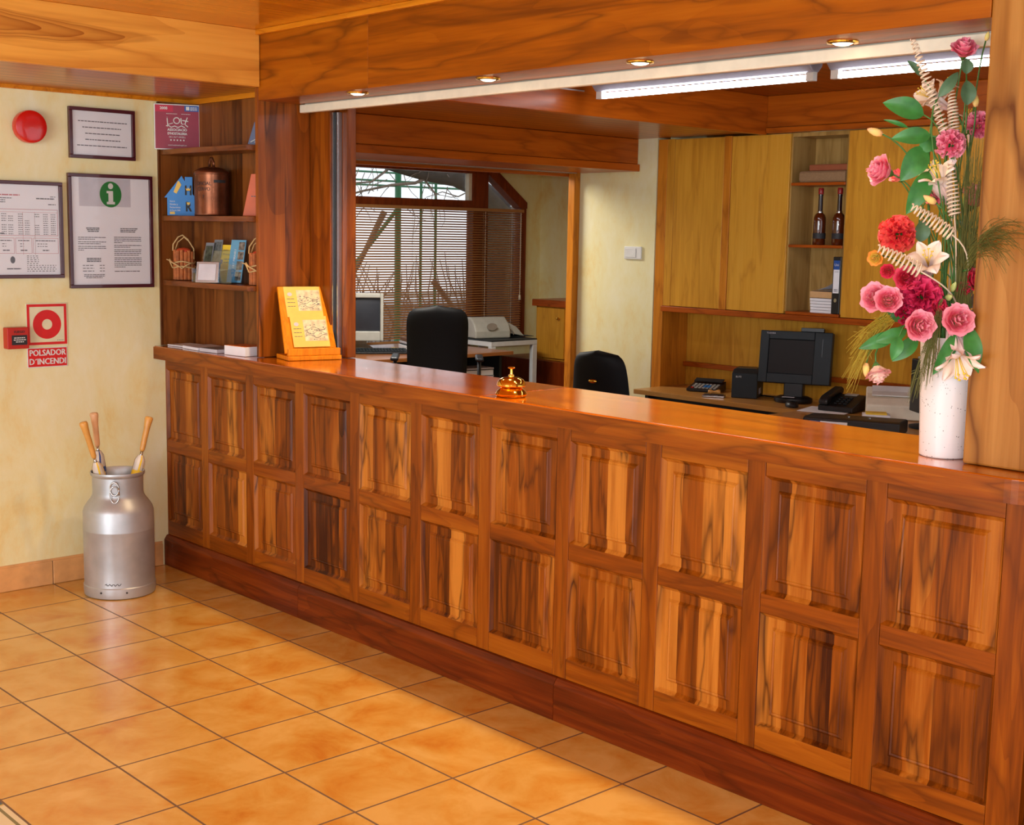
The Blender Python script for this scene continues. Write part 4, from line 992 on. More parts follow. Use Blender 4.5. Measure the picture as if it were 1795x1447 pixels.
MB().box(-.153, -.0235, .057, .103, -.021, .250, TM).build('screen', M['screen'], t)
MB().box(.150, -.037, .16, .154, -.0352, .26, TM).build('card_slot', M['black'], t)
MB().box(.02, -.01, .302, .15, .03, .325, TM).build('top_module', M['black'], t, bevel=.002)
MB().box(-.05, -.088, .0352, .02, -.055, .0362).build('base_label', M['paper_shaded'], t)
mb = MB(); write(mb, 'TOSHIBA', -.145, .284, .013, -.0365, M=TM); mb.build('lettering', M['paper_grey'], t)
t = thing('monitor_cable', 'black cable lying on the desk by the receipt printer', 'cable', (1.25, 3.20, DZ)); MB().tube([(-.09, .12, .005), (-.05, .06, .005), (.02, .07, .005), (.09, .09, .005), (.16, .15, .005)], .0045, 8).build('cable', M['black'], t, smooth=True)
t = thing('computer_mouse', 'black computer mouse on the desk beside the telephone', 'mouse', (1.60, 3.00, DZ), math.radians(50))
MB().lathe([(.0, .0), (.034, .0), (.036, .010), (.031, .024), (.018, .033), (.0, .036)], 24, Matrix.Scale(1.6, 4, (0, 1, 0))).build('shell', M['black'], t, smooth='auto')
# telephone
t = thing('desk_telephone', 'black desk telephone with handset on its cradle', 'telephone', (1.85, 3.12, DZ+.0035), math.radians(10))
MB().prism([(-.115, .0), (.115, .0), (.115, .075), (.06, .078), (-.115, .028)], -.095, .105, 'X').build('body', M['black'], t, bevel=.005)
mb = MB(); 
mb.prism([(-.125, .045), (-.115, .030), (-.085, .040), (-.06, .062), (.05, .082), (.075, .070), (.10, .080), (.105, .105), (.085, .118), (-.09, .080), (-.12, .062)], -.090, -.038, 'X'); mb.build('handset', M['black'], t, bevel=.010, seg=3)
mb = MB()
for i in range(3):
    for j in range(4):
        x = -.015+.026*i; y_ = -.085+.028*j; z = .035+(y_+.10)*.28; mb.box(x, y_, z, x+.017, y_+.017, z+.007)
mb.build('keys', M['charcoal'], t, bevel=.001)
MB().prism([(.045, .0745), (.085, .080), (.084, .083), (.044, .0775)], -.01, .06, 'X').build('display', M['beige'], t)
t = thing('loose_paper', 'white paper lying under the telephone', 'paper', (1.84, 3.04, DZ), math.radians(15)); MB().box(-.16, -.12, 0, .10, .12, .0028).build('sheet', M['paper'], t)
# white label printer
t = thing('label_printer', 'off-white label printer on the return desk beside the flowers', 'printer', (2.17, 3.12, DZ), math.radians(32))
MB().prism([(-.13, 0), (.13, 0), (.13, .135), (.07, .150), (.02, .120), (-.08, .105), (-.13, .075)], -.15, .15, 'X').build('case', M['cream'], t, bevel=.008, seg=3)
mb = MB(); mb.prism([(-.05, .113), (.022, .124), (.066, .152), (.066, .158), (.02, .132), (-.05, .120)], -.12, .12, 'X'); mb.build('lid', M['white'], t, bevel=.002)
t = thing('note_block', 'white note block with a yellow top sheet on the desk', 'note pad', (2.22, 2.86, DZ), math.radians(35)); MB().box(-.068, -.05, 0, .068, .05, .042).build('pages', M['paper'], t, bevel=.001); MB().box(-.052, -.038, .0422, .052, .040, .050).build('yellow_notes', M['yellow'], t)
t = thing('white_mouse', 'pale rounded computer mouse behind the lying black binder', 'mouse', (2.00, 2.62, DZ), math.radians(60)); MB().lathe([(.0, .0), (.034, .0), (.036, .012), (.030, .026), (.016, .034), (.0, .036)], 24, Matrix.Scale(1.6, 4, (0, 1, 0))).build('shell', M['cream'], t, smooth='auto')
t = thing('ring_binder', 'black ring binder lying flat at the edge of the return desk', 'binder', (2.41, 2.50, DZ), math.radians(22))
MB().prism([(-.13, .0), (.13, .0), (.13, .058), (.10, .066), (-.10, .075), (-.13, .070)], -.30, .16, 'X').build('cover', M['black'], t, bevel=.006)
MB().box(-.265, -.1315, .010, -.085, -.1305, .058).build('spine_label', M['paper'], t); MB().box(-.265, -.1325, .010, -.215, -.1317, .058).build('blue_heading', M['navy'], t)
mb = MB(); [mb.cyl((x, -.02, .071), (x, -.02, .076), .008, n=14) for x in (-.10, .0)]; mb.build('rivet', M['steel'], t)
t = thing('papers', 'yellow green folder sticking out from under the flat binder', 'folder', (2.72, 2.42, DZ), math.radians(15)); MB().box(-.15, -.11, 0, .15, .12, .012).build('sheets', plain('lime_folder', srgb(190, 186, 40), .5), t)
t = thing('flat_screen', 'grey computer screen seen edge-on beside the white vase', 'monitor', (2.50, 2.90, DZ), math.radians(143))
MB().lathe([(.0, 0), (.10, 0), (.10, .01), (.03, .02), (.0, .02)], 28).build('stand_base', M['charcoal'], t, smooth='auto'); MB().box(-.03, -.01, .018, .03, .03, .12).build('neck', M['charcoal'], t)
MB().box(-.19, -.028, .055, .19, .0, .345).build('front_bezel', M['beige'], t, bevel=.004); MB().box(-.18, .001, .065, .18, .035, .335).build('housing', M['black'], t, bevel=.006); MB().box(-.17, -.030, .08, .17, -.0285, .325).build('screen', M['crt_screen'], t)

# ================================================================== CHAIRS
def office_chair(label, x, y_, rz, top, w, h, arms=True, logo=False, tp=.04, group='black office chairs'):
    t = thing('office_chair', label, 'chair', (x, y_, 0.001), rz, group)
    # backrest seen from behind: -y side faces the counter
    def bk_(u, v):
        a = (u-.5)*2; zz = top-h + h*v
        ww = w/2*(1-.10*(1-v)-tp*v)
        # superellipse rounding of the outline
        e = 1-abs(2*v-1)**7; ww *= max(e, .0)**.35 if e < 1 else 1
        return (a*ww, -.10*(v-.3)**2*.8 + .035*(a*a) + .04*v*0, zz)
    nu, nv = 18, 24; mb = MB(); V = []; F = []
    for side in (0, 1):
        for j in range(nv+1):
            for i in range(nu+1):
                p = bk_(i/nu, j/nv); a = (i/nu-.5)*2; b = 2*(j/nv)-1
                th = .032*max(0, 1-abs(a)**5)**.5*max(0, 1-abs(b)**7)**.5
                V.append((p[0], p[1]+(th if side else -th), p[2]))
    N = (nu+1)*(nv+1)
    for j in range(nv):
        for i in range(nu):
            q = j*(nu+1)+i; F.append((q, q+1, q+nu+2, q+nu+1)); F.append((N+q, N+q+nu+1, N+q+nu+2, N+q+1))
    mb.add(V, F); mb.build('backrest', M['black_leather'], t, smooth=True)
    MB().prism([(-.035, top-h+.05), (.035, top-h+.05), (.03, .42), (-.03, .42)], .03, .055, 'Y').build('back_bar', M['black'], t, bevel=.004)
    MB().box(-.24, .03, .44, .24, .50, .53).build('seat', M['black_leather'], t, bevel=.035, seg=4)
    MB().cyl((0, .26, .10), (0, .26, .43), .026).build('gas_column', M['black'], t, smooth='auto')
    for k in range(5):
        a = 2*PI*k/5+.3; c = Vector((math.cos(a), math.sin(a), 0)); o = Vector((0, .26, 0))
        mb = MB(); mb.tube([o+c*.02+Vector((0, 0, .11)), o+c*.29+Vector((0, 0, .075))], [.026, .016], 8); lg = mb.build('foot_spoke', M['black'], t, smooth=True)
        MB().cyl(o+c*.29+Vector((-.012, 0, .027)), o+c*.29+Vector((.012, 0, .027)), .026, n=16).build('castor', M['black'], lg)
    if arms:
        for s_ in (-1, 1):
            MB().box(s_*.30-.028, -.02, .772, s_*.30+.028, .30, .800).build('armrest', M['black'], t, bevel=.012, seg=3)
            MB().tube([(s_*.30, .16, .775), (s_*.30, .17, .52), (s_*.22, .2, .44)], .014, 8).build('arm_support', M['black'], t, smooth=True)
    if logo:
        MB().lathe([(.0, .0), (.028, .0), (.026, .004), (.0, .005)], 24, Matrix.Translation((0, -.058, top-.17)) @ Matrix.Rotation(PI/2, 4, 'X') @ Matrix.Scale(.42, 4, (0, 1, 0))).build('badge', M['brass'], t, smooth=True)
    return t
office_chair('tall black office chair with armrests at the left desk', -1.22, 2.76, math.radians(50), 1.165, .46, .60)
office_chair('low black office chair with a small gold badge near the cream wall', .80, 2.27, math.radians(12), 1.03, .47, .48, arms=False, logo=True, tp=.30)

# ================================================================== OFFICE, LEFT: DESK BY THE WINDOW
t = thing('window_desk', 'brown laminate desk along the window bay', 'desk', (-2.3, 3.1, 0)); WDL = Vector((-2.3, 3.1, 0))
part(MB().box(-2.85, 2.0, .712, -1.80, 4.03, .74), 'desktop', M['desk2'], t, (-2.3, 3, .73), WDL, bevel=.002)
part(MB().box(-2.80, 3.97, .001, -1.90, 3.995, .711), 'side_panel', M['charcoal'], t, (-2, 4, .4), WDL)
part(MB().box(-2.80, 2.05, .001, -1.90, 2.075, .711), 'side_panel', M['charcoal'], t, (-2, 2, .4), WDL)
part(MB().box(-2.70, 3.50, .48, -1.84, 3.97, .50), 'lower_shelf', M['desk2'], t, (-2, 3.7, .5), WDL)
part(MB().box(-2.70, 3.48, .001, -1.95, 3.50, .711), 'side_panel', M['charcoal'], t, (-2, 3.5, .4), WDL)
t = thing('crt_monitor', 'beige tube monitor with dark screen on the window desk', 'monitor', (-2.53, 3.03, DZ), math.radians(57))
MB().lathe([(.0, .0), (.12, .0), (.12, .018), (.07, .05), (.07, .09), (.0, .09)], 32).build('swivel_foot', M['beige'], t, smooth='auto')
mb = MB(); z0 = .085
mb.box(-.19, -.17, z0, -.165, -.12, z0+.37).box(.165, -.17, z0, .19, -.12, z0+.37).box(-.165, -.17, z0, .165, -.12, z0+.075).box(-.165, -.17, z0+.335, .165, -.12, z0+.37)
mb.build('front_bezel', M['beige'], t, bevel=.006)
mb = MB(); v = [(-.188, -.119, z0+.01), (.188, -.119, z0+.01), (.188, -.119, z0+.36), (-.188, -.119, z0+.36), (-.11, .20, z0+.04), (.11, .20, z0+.04), (.11, .20, z0+.30), (-.11, .20, z0+.30)]
mb.add(v, [(0, 1, 2, 3), (7, 6, 5, 4), (0, 4, 5, 1), (1, 5, 6, 2), (2, 6, 7, 3), (3, 7, 4, 0)]); mb.build('tube_housing', M['beige'], t, bevel=.01)
MB().grid(lambda u, v: ((u-.5)*.33, -.150-.014*(1-(2*u-1)**2)*(1-(2*v-1)**2)+.006, z0+.075+.26*v), 10, 8).build('screen', M['crt_screen'], t, smooth=True)
t = thing('keyboard', 'black keyboard in front of the beige monitor', 'keyboard', (-2.23, 3.00, DZ), math.radians(60))
MB().prism([(-.085, .0), (.085, .0), (.085, .032), (-.085, .014)], -.23, .23, 'X').build('case', M['black'], t, bevel=.003)
mb = MB()
for i in range(18):
    for j in range(5):
        x = -.215+.024*i; y_ = -.075+.029*j; z = .0155+(y_+.085)*.106; mb.box(x, y_, z, x+.019, y_+.022, z+.006)
mb.build('keys', M['charcoal'], t)
t = thing('file_tray', 'tray of brown and red folders stacked on the window desk', 'files', (-2.35, 3.56, DZ), math.radians(70)); r = random.Random(3)
for nm, m_, z, h in (('folder', M['paper'], 0, .03), ('folder', M['charcoal'], .031, .012), ('folder', M['paper_shaded'], .044, .014), ('folder', M['brown_panel'], .059, .010), ('folder', M['brown_panel'], .070, .018)):
    a = r.uniform(-.02, .02); MB().box(-.17+a, -.12, z, .17+a, .12, z+h).build(nm, m_, t, bevel=.002)
mb = MB(); mb.box(-.12, -.10, .0885, .05, .08, .090); mb.build('loose_sheet', M['paper_shaded'], t)
t = thing('highlighter', 'yellow highlighter pen lying behind the keyboard', 'pen', (-2.36, 3.30, DZ), math.radians(20)); MB().tube([(-.06, 0, .009), (.03, 0, .009), (.035, 0, .009), (.06, 0, .009)], [.008, .008, .006, .006], 12).build('barrel', M['yellow'], t, smooth='auto')
t = thing('tape_dispenser', 'clear and white tape dispenser beside the keyboard', 'tape dispenser', (-2.06, 3.28, DZ), math.radians(50)); MB().lathe([(.0, 0), (.05, .0), (.055, .03), (.05, .045), (.0, .05)], 24, Matrix.Scale(.6, 4, (0, 1, 0))).build('body', M['paper_shaded'], t, smooth='auto')
# books on the lower shelf
for nm, m_, z, h, lb in (('thick_book', M['paper_shaded'], .501, .045, 'grey-white directory at the bottom of the pile under the window desk'), ('thick_book', M['charcoal'], .548, .050, 'dark covered thick book, middle of the pile under the window desk'), ('brochure', M['paper_grey'], .600, .012, 'pale brochure on top of the pile under the window desk')):
    t = thing(nm, lb, 'book', (-1.99, 3.75, z), math.radians(82))
    if h > .04:
        MB().box(-.15, -.10, .004, .145, .10, h-.004).build('pages', M['paper'], t); MB().box(-.153, -.103, 0, .150, .103, .0035).box(-.153, -.103, h-.0035, .150, .103, h).box(-.157, -.103, 0, -.1535, .103, h).build('cover', m_, t)
    else: MB().box(-.15, -.10, 0, .15, .10, h).build('cover', m_, t, bevel=.001)
# white printer table and grey printer
t = thing('printer_table', 'white metal frame table standing at the end of the window desk', 'table', (-2.45, 4.30, 0)); TLc = Vector((-2.45, 4.30, 0))
part(MB().box(-2.80, 4.06, .790, -2.10, 4.58, .800), 'table_top', M['charcoal'], t, (-2.4, 4.3, .79), TLc, bevel=.002)
for a in ((-2.80, 4.06, -2.10, 4.085), (-2.80, 4.555, -2.10, 4.58)): part(MB().box(a[0], a[1], .750, a[2], a[3], .789), 'frame_bar', M['white_metal'], t, (-2.4, a[1], .77), TLc, bevel=.002)
for a in ((-2.80, 4.086, -2.775, 4.554), (-2.125, 4.086, -2.10, 4.554)): part(MB().box(a[0], a[1], .750, a[2], a[3], .789), 'frame_bar', M['white_metal'], t, (a[0], 4.3, .77), TLc, bevel=.002)
for x in (-2.80, -2.14):
    for y_ in (4.06, 4.53): part(MB().box(x, y_, .001, x+.04, y_+.05, .749), 'leg', M['white_metal'], t, (x, y_, .4), TLc, bevel=.003)
t = thing('office_printer', 'grey inkjet printer with curved lid on the white table', 'printer', (-2.42, 4.26, .8008), math.radians(78))
MB().prism([(-.16, .0), (.16, .0), (.17, .10), (.10, .165), (-.06, .175), (-.13, .12), (-.16, .06)], -.17, .17, 'X').build('case', M['beige'], t, bevel=.014, seg=3)
mb = MB(); mb.prism([(.171, .04), (.34, .008), (.33, .02), (.26, .09), (.171, .13)], -.10, .13, 'Y'); mb.build('output_cover', M['beige'], t, bevel=.01)
mb = MB(); mb.tube([(.18+.05*math.cos(a), -.105, .02+.05*math.sin(a)) for a in [PI*i/12 for i in range(13)]], .006, 6); mb.build('tray_arc', M['rail_grey'], t, smooth=True)
MB().prism([(.05*math.cos(a)-.02, .10+.05*math.sin(a)*.6) for a in [2*PI*i/20 for i in range(20)]], -.1725, -.1705, 'Y').build('round_mark', M['rail_grey'], t)
MB().box(.14, -.12, .006, .42, .14, .010).build('paper_tray', M['charcoal'], t)

# low cupboard in the bay
t = thing('low_cupboard', 'small honey coloured cupboard in the corner beyond the printer', 'cupboard', (-2.2, 5.2, 0)); CL = Vector((-2.2, 5.2, 0))
part(MB().box(-2.50, 4.95, .58, -1.5, 5.45, 1.045), 'body', M['oak_door'], t, (-2, 5, .8), CL)
part(MB().box(-2.53, 4.92, 1.046, -1.5, 5.45, 1.105), 'top_board', M['ledge'], t, (-2, 5.1, 1.1), CL, bevel=.004)
part(MB().box(-2.47, 4.928, .60, -2.135, 4.949, 1.035), 'door', M['oak_door'], t, (-2.3, 4.93, .8), CL, bevel=.002)
part(MB().lathe([(.0, .0), (.006, .0), (.006, .014), (.013, .02), (.010, .028), (.0, .030)], 16, Matrix.Translation((-2.19, 4.928, .95)) @ Matrix.Rotation(PI/2, 4, 'X')), 'knob', M['brass'], t, (-2.19, 4.93, .95), CL, smooth='auto')
part(MB().box(-2.9, 4.70, .001, -1.4, 5.45, .36).box(-2.9, 4.85, .361, -1.4, 5.45, .579), 'plinth_step', M['win_wood'], t, (-2, 5, .4), CL, bevel=.004)

# ================================================================== BLIND AND WINDOW BAY
t = thing('venetian_blind', 'wooden venetian blind hanging half open over the bay window', 'blind', (-2.93, 3.4, 1.88)); VL = Vector((-2.93, 3.4, 1.88))
part(MB().box(-2.955, .62, 1.862, -2.905, 5.16, 1.890), 'headrail', M['slat'], t, (-2.93, 3.4, 1.88), VL, bevel=.002)
mb = MB(); z = 1.850
while z > .76:
    c, s_ = math.cos(math.radians(24)), math.sin(math.radians(24)); hw_ = .0125
    mb.prism([(-2.93-hw_*c, z+hw_*s_), (-2.93+hw_*c, z-hw_*s_), (-2.93+hw_*c, z-hw_*s_+.0022), (-2.93-hw_*c, z+hw_*s_+.0022)], .63, 5.15, 'Y'); z -= .0215
part(mb, 'slats', M['slat'], t, (-2.93, 3.4, 1.3), VL)
part(MB().box(-2.945, .63, .735, -2.915, 5.15, .752), 'bottom_rail', M['slat'], t, (-2.93, 3.4, .74), VL)
mb = MB()
for y_ in (1.2, 2.1, 3.0, 3.9, 4.7, 5.02):
    for dx in (-.014, .014): mb.tube([(-2.93+dx, y_, .75), (-2.93+dx, y_, 1.865)], .0014, 4)
part(mb, 'ladder_cord', M['cream'], t, (-2.93, 3.4, 1.3), VL)
part(MB().tube([(-2.905, 5.12, 1.12), (-2.905, 5.12, 1.86)], .003, 6), 'pull_cord', M['cream'], t, (-2.9, 5.1, 1.4), VL)
part(MB().lathe([(.0, 0), (.012, .0), (.009, .04), (.0, .045)], 12, Matrix.Translation((-2.905, 5.12, 1.075))), 'cord_weight', M['cream'], t, (-2.9, 5.1, 1.1), VL, smooth=True)

# ================================================================== FLUORESCENT LAMPS
for (xa, xb), lb in (((1.38, 2.62), 'lit fluorescent batten, left one of the two in the office'), ((2.70, 3.96), 'lit fluorescent batten, right one of the two near the flowers')):
    t = thing('fluorescent_lamp', lb, 'ceiling light', ((xa+xb)/2, 1.6, 2.469), 0, 'fluorescent battens on the office ceiling')
    ww = (xb-xa)/2; z0 = -.075
    pts = [(-.05, z0-.01), (-.02, z0-.038), (.02, z0-.038), (.05, z0-.01), (.05, z0+.03), (-.05, z0+.03)]
    MB().prism(pts, -ww, ww, 'X').build('housing', M['lamp_body'], t, bevel=.006)
    for s_ in (-.6, .6): MB().box(s_*ww-.02, -.02, z0+.031, s_*ww+.02, .02, -.0005).build('ceiling_bracket', M['white_metal'], t)
    MB().cyl((-ww+.05, .0, z0-.058), (ww-.04, .0, z0-.058), .0135, n=16).build('tube', M['tube_on'], t, smooth='auto')
    for s_ in (-1, 1): MB().box(s_*(ww-.02)-.018, -.014, z0-.072, s_*(ww-.02)+.018, .014, z0-.036).build('lamp_holder', M['white'], t)

# loose cable on the pelmet side of the ceiling beam
t = thing('loose_cable', 'thin clear cable sagging along the dark ceiling beam', 'cable', (1.262, 1.2, 2.40))
MB().tube([(.004, -.10, .02), (.008, -.02, -.03), (.005, .10, -.045), (.006, .2, -.03), (.005, .42, -.03)], .004, 6).build('cable', M['paper_shaded'], t, smooth=True)

# ================================================================== OUTSIDE THE WINDOW
gd = MB().box(-30, -10, -.5, -3.2, 30, -.4).build('garden_ground', M['ground']); gd['kind'] = 'structure'; gd.name = 'floor'
t = thing('garden_wall', 'low rendered garden wall beyond the window', 'wall', (-9, 8, -.4)); MB().box(-.15, -9, .0005, .15, 12, 1.05).build('masonry', M['render'], t)
MB().box(-.2, -9, 1.051, .2, 12, 1.12).build('coping', M['white_metal'], t)
t = thing('pergola', 'green metal pergola frame outside the window', 'pergola', (-4.5, 5, -.4)); GL = Vector((-4.5, 5, -.4))
for y_, r_ in ((4.95, .032), (5.24, .014), (5.43, .014), (3.3, .03), (7.4, .03)): part(MB().cyl((-4.5, y_, -.399), (-4.5, y_, 2.62), r_, n=12), 'post', M['green_metal'], t, (-4.5, y_, 1), GL, smooth='auto')
for z in (2.16, 2.115, 2.24, 2.6): part(MB().cyl((-4.5, 2.5, z), (-4.5, 7.4, z), .010, n=8), 'rail', M['green_metal'], t, (-4.5, 4, z), GL, smooth='auto')
for k in range(7): part(MB().cyl((-4.5, 3.0+.7*k, 2.60), (-8.5, 3.4+.7*k, 2.62), .014, n=8), 'roof_bar', M['green_metal'], t, (-5, 4, 2.4), GL, smooth='auto')
for k in range(5): part(MB().cyl((-4.9-.8*k, 2.4, 2.36+.05*k), (-4.9-.8*k, 8.5, 2.36+.05*k), .012, n=8), 'roof_bar', M['green_metal'], t, (-5, 4, 2.4), GL, smooth='auto')
part(MB().cyl((-4.5, 4.95, 1.9), (-4.5, 4.0, .9), .02, n=8), 'brace', M['green_metal'], t, (-4.5, 4.5, 1.5), GL, smooth='auto')
t = thing('tree', 'bare gnarled tree with a thick leaning trunk right outside the window', 'tree', (-4.0, 5.95, -.4)); TR = Vector((-4.0, 5.95, -.4))
r = random.Random(9)
tr = [(-4.0, 5.95, -.399), (-4.0, 5.93, .5), (-4.0, 5.90, 1.4), (-4.0, 5.80, 1.95), (-4.0, 5.55, 2.12), (-4.0, 5.25, 2.20), (-4.0, 4.9, 2.22), (-4.0, 4.6, 2.26), (-4.0, 4.2, 2.33), (-4.05, 3.6, 2.42)]
part(MB().tube(tr, [.26, .20, .17, .15, .10, .085, .07, .055, .045, .03], 12), 'trunk', M['bark'], t, (-4, 5.9, 1), TR, smooth=True)
for pts, rr in (([(-4.0, 4.95, 2.20), (-3.98, 4.75, 2.13), (-3.95, 4.45, 2.10), (-3.95, 4.1, 2.03), (-3.95, 3.8, 1.95)], .018),
                ([(-4.0, 4.85, 2.19), (-4, 5.0, 2.05), (-4, 5.05, 1.95)], .012), ([(-4.0, 4.5, 2.28), (-4, 4.25, 2.12), (-4, 4.0, 2.10)], .014),
                ([(-4.0, 4.4, 1.85), (-4, 4.1, 1.35), (-4, 3.9, 1.1)], .03), ([(-4.0, 5.0, 1.2), (-4, 5.3, .9), (-4, 5.8, .7)], .03),
                ([(-4.0, 5.5, 2.1), (-4, 5.3, 2.02), (-4, 5.1, 2.06), (-4, 4.9, 2.0)], .008), ([(-4.0, 5.9, 1.6), (-4.1, 6.2, 2.0), (-4.2, 6.4, 2.6)], .07),
                ([(-4.0, 4.6, 2.24), (-4.2, 4.5, 2.5), (-4.3, 4.2, 2.9)], .03)):
    part(MB().tube(pts, [rr*(1-.6*i/(len(pts)-1)) for i in range(len(pts))], 8), 'branch', M['twig'], t, pts[0], TR, smooth=True)
mb = MB()
for k in range(60):
    p = Vector((-4.0+r.uniform(-.2, .2), r.uniform(3.6, 5.3), r.uniform(1.9, 2.4))); pts = [p]
    d = Vector((r.uniform(-.3, .3), r.uniform(-1, .6), r.uniform(-.8, .5))).normalized()
    for i in range(4): d = (d+Vector((r.uniform(-.3, .3), r.uniform(-.4, .4), r.uniform(-.4, .4)))).normalized(); pts.append(pts[-1]+d*.09)
    mb.tube(pts, [.0045, .004, .003, .0025, .0015], 5)
part(mb, 'twigs', M['twig'], t, (-4, 4.5, 2), TR)
t = thing('hedge', 'dark brown winter thicket behind the blind', 'hedge', (-6.6, 7.6, -.4)); mb = MB()
for k in range(150):
    x, y_ = r.uniform(-.5, .5), r.uniform(-3.6, 4.4); pts = [Vector((x, y_, .001))]
    d = Vector((r.uniform(-.2, .2), r.uniform(-.2, .2), 1))
    for i in range(5): d = (d.normalized()+Vector((r.uniform(-.3, .3), r.uniform(-.5, .5), .1))); pts.append(pts[-1]+d.normalized()*r.uniform(.3, .42))
    mb.tube(pts, [.022, .018, .014, .010, .007, .004], 5)
mb.build('branches', M['twig'], t)
# ================================================================== FLOWERS
VX, VY = 4.095, .14
t = thing('vase', 'tall white speckled ceramic vase at the right end of the counter', 'vase', (VX, VY, 1.1008))
MB().lathe([(.0, .0), (.060, .0), (.063, .003), (.0635, .02), (.070, .16), (.0755, .29), (.077, .318), (.0755, .321), (.0735, .318), (.068, .16), (.058, .02), (.0, .015)], 64, cap=False).build('ceramic_body', M['speckled'], t, smooth='auto')
MOUTH = Vector((VX, VY, 1.415))
FLOWERS = [
 ('rose', (4.047, 0.203, 2.175), 0.0302, (0.4, -0.54, 0.74), 'pink flower highest at the right, facing forward beside the top light'),
 ('bud', (4.084, 0.251, 2.212), 0.0121, (0.26, 0.02, 0.97), 'tiny pink bud at the very top right against the column'),
 ('carn', (4.076, 0.11, 1.924), 0.0386, (0.56, -0.53, 0.64), 'frilly pink carnation in the upper middle, above the open pale lily'),
 ('carn', (4.079, 0.244, 1.981), 0.0365, (0.83, -0.01, 0.55), 'frilly pink carnation at the right edge, beside the column'),
 ('rose', (3.935, 0.019, 1.854), 0.0362, (-0.43, -0.87, 0.23), 'pink flower facing left with a green throat, alone at the far left'),
 ('rose', (4.1, 0.213, 1.787), 0.0379, (0.48, 0.01, 0.88), 'pink flower with a yellow-green base, right of the long spiral'),
 ('rosebud', (3.949, 0.076, 1.841), 0.0198, (-0.23, -0.69, 0.69), 'small pink half-open flower tucked behind the leftmost pink one'),
 ('lily', (3.981, 0.111, 2.065), 0.048, (-0.39, -0.83, 0.4), 'pale lily opening to the left, highest of the lilies'),
 ('lily', (4.053, 0.074, 1.866), 0.060, (-0.06, -0.64, 0.77), 'pale pink lily tilted upward, below the upper pink carnation'),
 ('lily', (4.094, -0.002, 1.639), 0.0556, (0.39, -0.79, 0.47), 'large pale lily facing forward above the red flowers'),
 ('lily', (4.052, 0.251, 2.019), 0.0367, (0.15, -0.31, 0.94), 'pale lily half hidden near the column at the upper right'),
 ('lily', (4.008, 0.206, 2.101), 0.0336, (0.37, 0.09, 0.93), 'white lily seen from behind among the upper leaves'),
 ('lily', (4.201, 0.009, 1.34), 0.070, (0.46, -0.41, -0.79), 'large pale lily hanging face down over the vase'),
 ('bud', (3.911, 0.014, 1.957), 0.0211, (-0.6, -0.74, 0.29), 'orange tipped yellow bud pointing left, highest at the left edge'),
 ('bud', (4.092, 0.196, 2.042), 0.018, (-0.03, -0.14, 0.99), 'slim pink bud standing upright near the upper column side'),
 ('bud', (4.061, 0.051, 1.78), 0.0193, (-0.5, -0.72, 0.48), 'slim pink and cream bud pointing left, above the middle spirals'),
 ('carnred', (3.981, 0.036, 1.689), 0.0498, (0.35, -0.77, 0.53), 'coral red carnation cluster at the left, above the lowest spiral'),
 ('rosey', (3.96, -0.029, 1.627), 0.018, (0.28, -0.94, -0.2), 'small yellow flower with an orange rim beside the coral cluster'),
 ('rosered', (4.043, -0.01, 1.576), 0.0282, (0.46, -0.86, 0.23), 'deep red half-open flower below the large facing lily'),
 ('rosered', (3.986, -0.009, 1.593), 0.0165, (0.36, -0.93, -0.11), 'small orange red flower below the yellow one'),
 ('rose', (3.978, -0.046, 1.523), 0.0344, (0.1, -0.98, 0.2), 'light pink flower at the far left of the middle row'),
 ('rose', (4.022, -0.058, 1.518), 0.031, (0.53, -0.78, 0.34), 'light pink flower right beside the far left one, middle row'),
 ('carnred2', (4.061, 0.029, 1.529), 0.0566, (0.68, -0.64, 0.35), 'big magenta flower head at the heart of the bouquet'),
 ('carnred2', (4.039, 0.014, 1.491), 0.0419, (0.57, -0.82, -0.08), 'magenta flower head below and left of the biggest one'),
 ('rose', (4.105, -0.041, 1.458), 0.035, (0.8, -0.6, 0.03), 'pink flower just above the vase rim, left of the grass'),
 ('rose', (4.17, 0.032, 1.473), 0.0365, (0.71, -0.66, 0.23), 'round pink flower at the vase rim, right of the hanging grass'),
 ('rosered', (4.16, 0.13, 1.572), 0.0297, (0.91, -0.25, 0.34), 'crimson flower at the right in front of the column'),
 ('rosered', (4.132, 0.126, 1.548), 0.0194, (0.73, -0.68, -0.08), 'small crimson flower behind the crimson one by the column'),
 ('budgreen', (4.134, 0.049, 1.53), 0.0177, (0.71, -0.66, 0.23), 'round pale green bud above the right rim flower'),
 ('budgreen', (4.129, 0.078, 1.556), 0.0148, (0.51, -0.33, 0.79), 'smaller pale green bud above the round green one'),
 ('rosep', (4.239, 0.139, 1.413), 0.028, (0.46, 0.02, -0.89), 'pale pink closed flower hanging at the far right before the column'),
 ('rosep', (4.019, -0.085, 1.334), 0.0282, (0.4, -0.21, -0.89), 'pale pink closed flower hanging low at the left, over the printer'),
 ('bud', (3.992, -0.097, 1.338), 0.0178, (0.12, -0.22, -0.97), 'cream bud hanging beside the low left pink flower'),
 ('rose', (4.02, 0.127, 1.79), 0.0243, (0.78, -0.42, 0.47), 'small pink flower in the shade behind the tilted lily'),
 ('rosered', (4.113, 0.036, 1.502), 0.0222, (0.89, -0.4, 0.24), 'small red flower between the magenta heads and the green buds'),
]
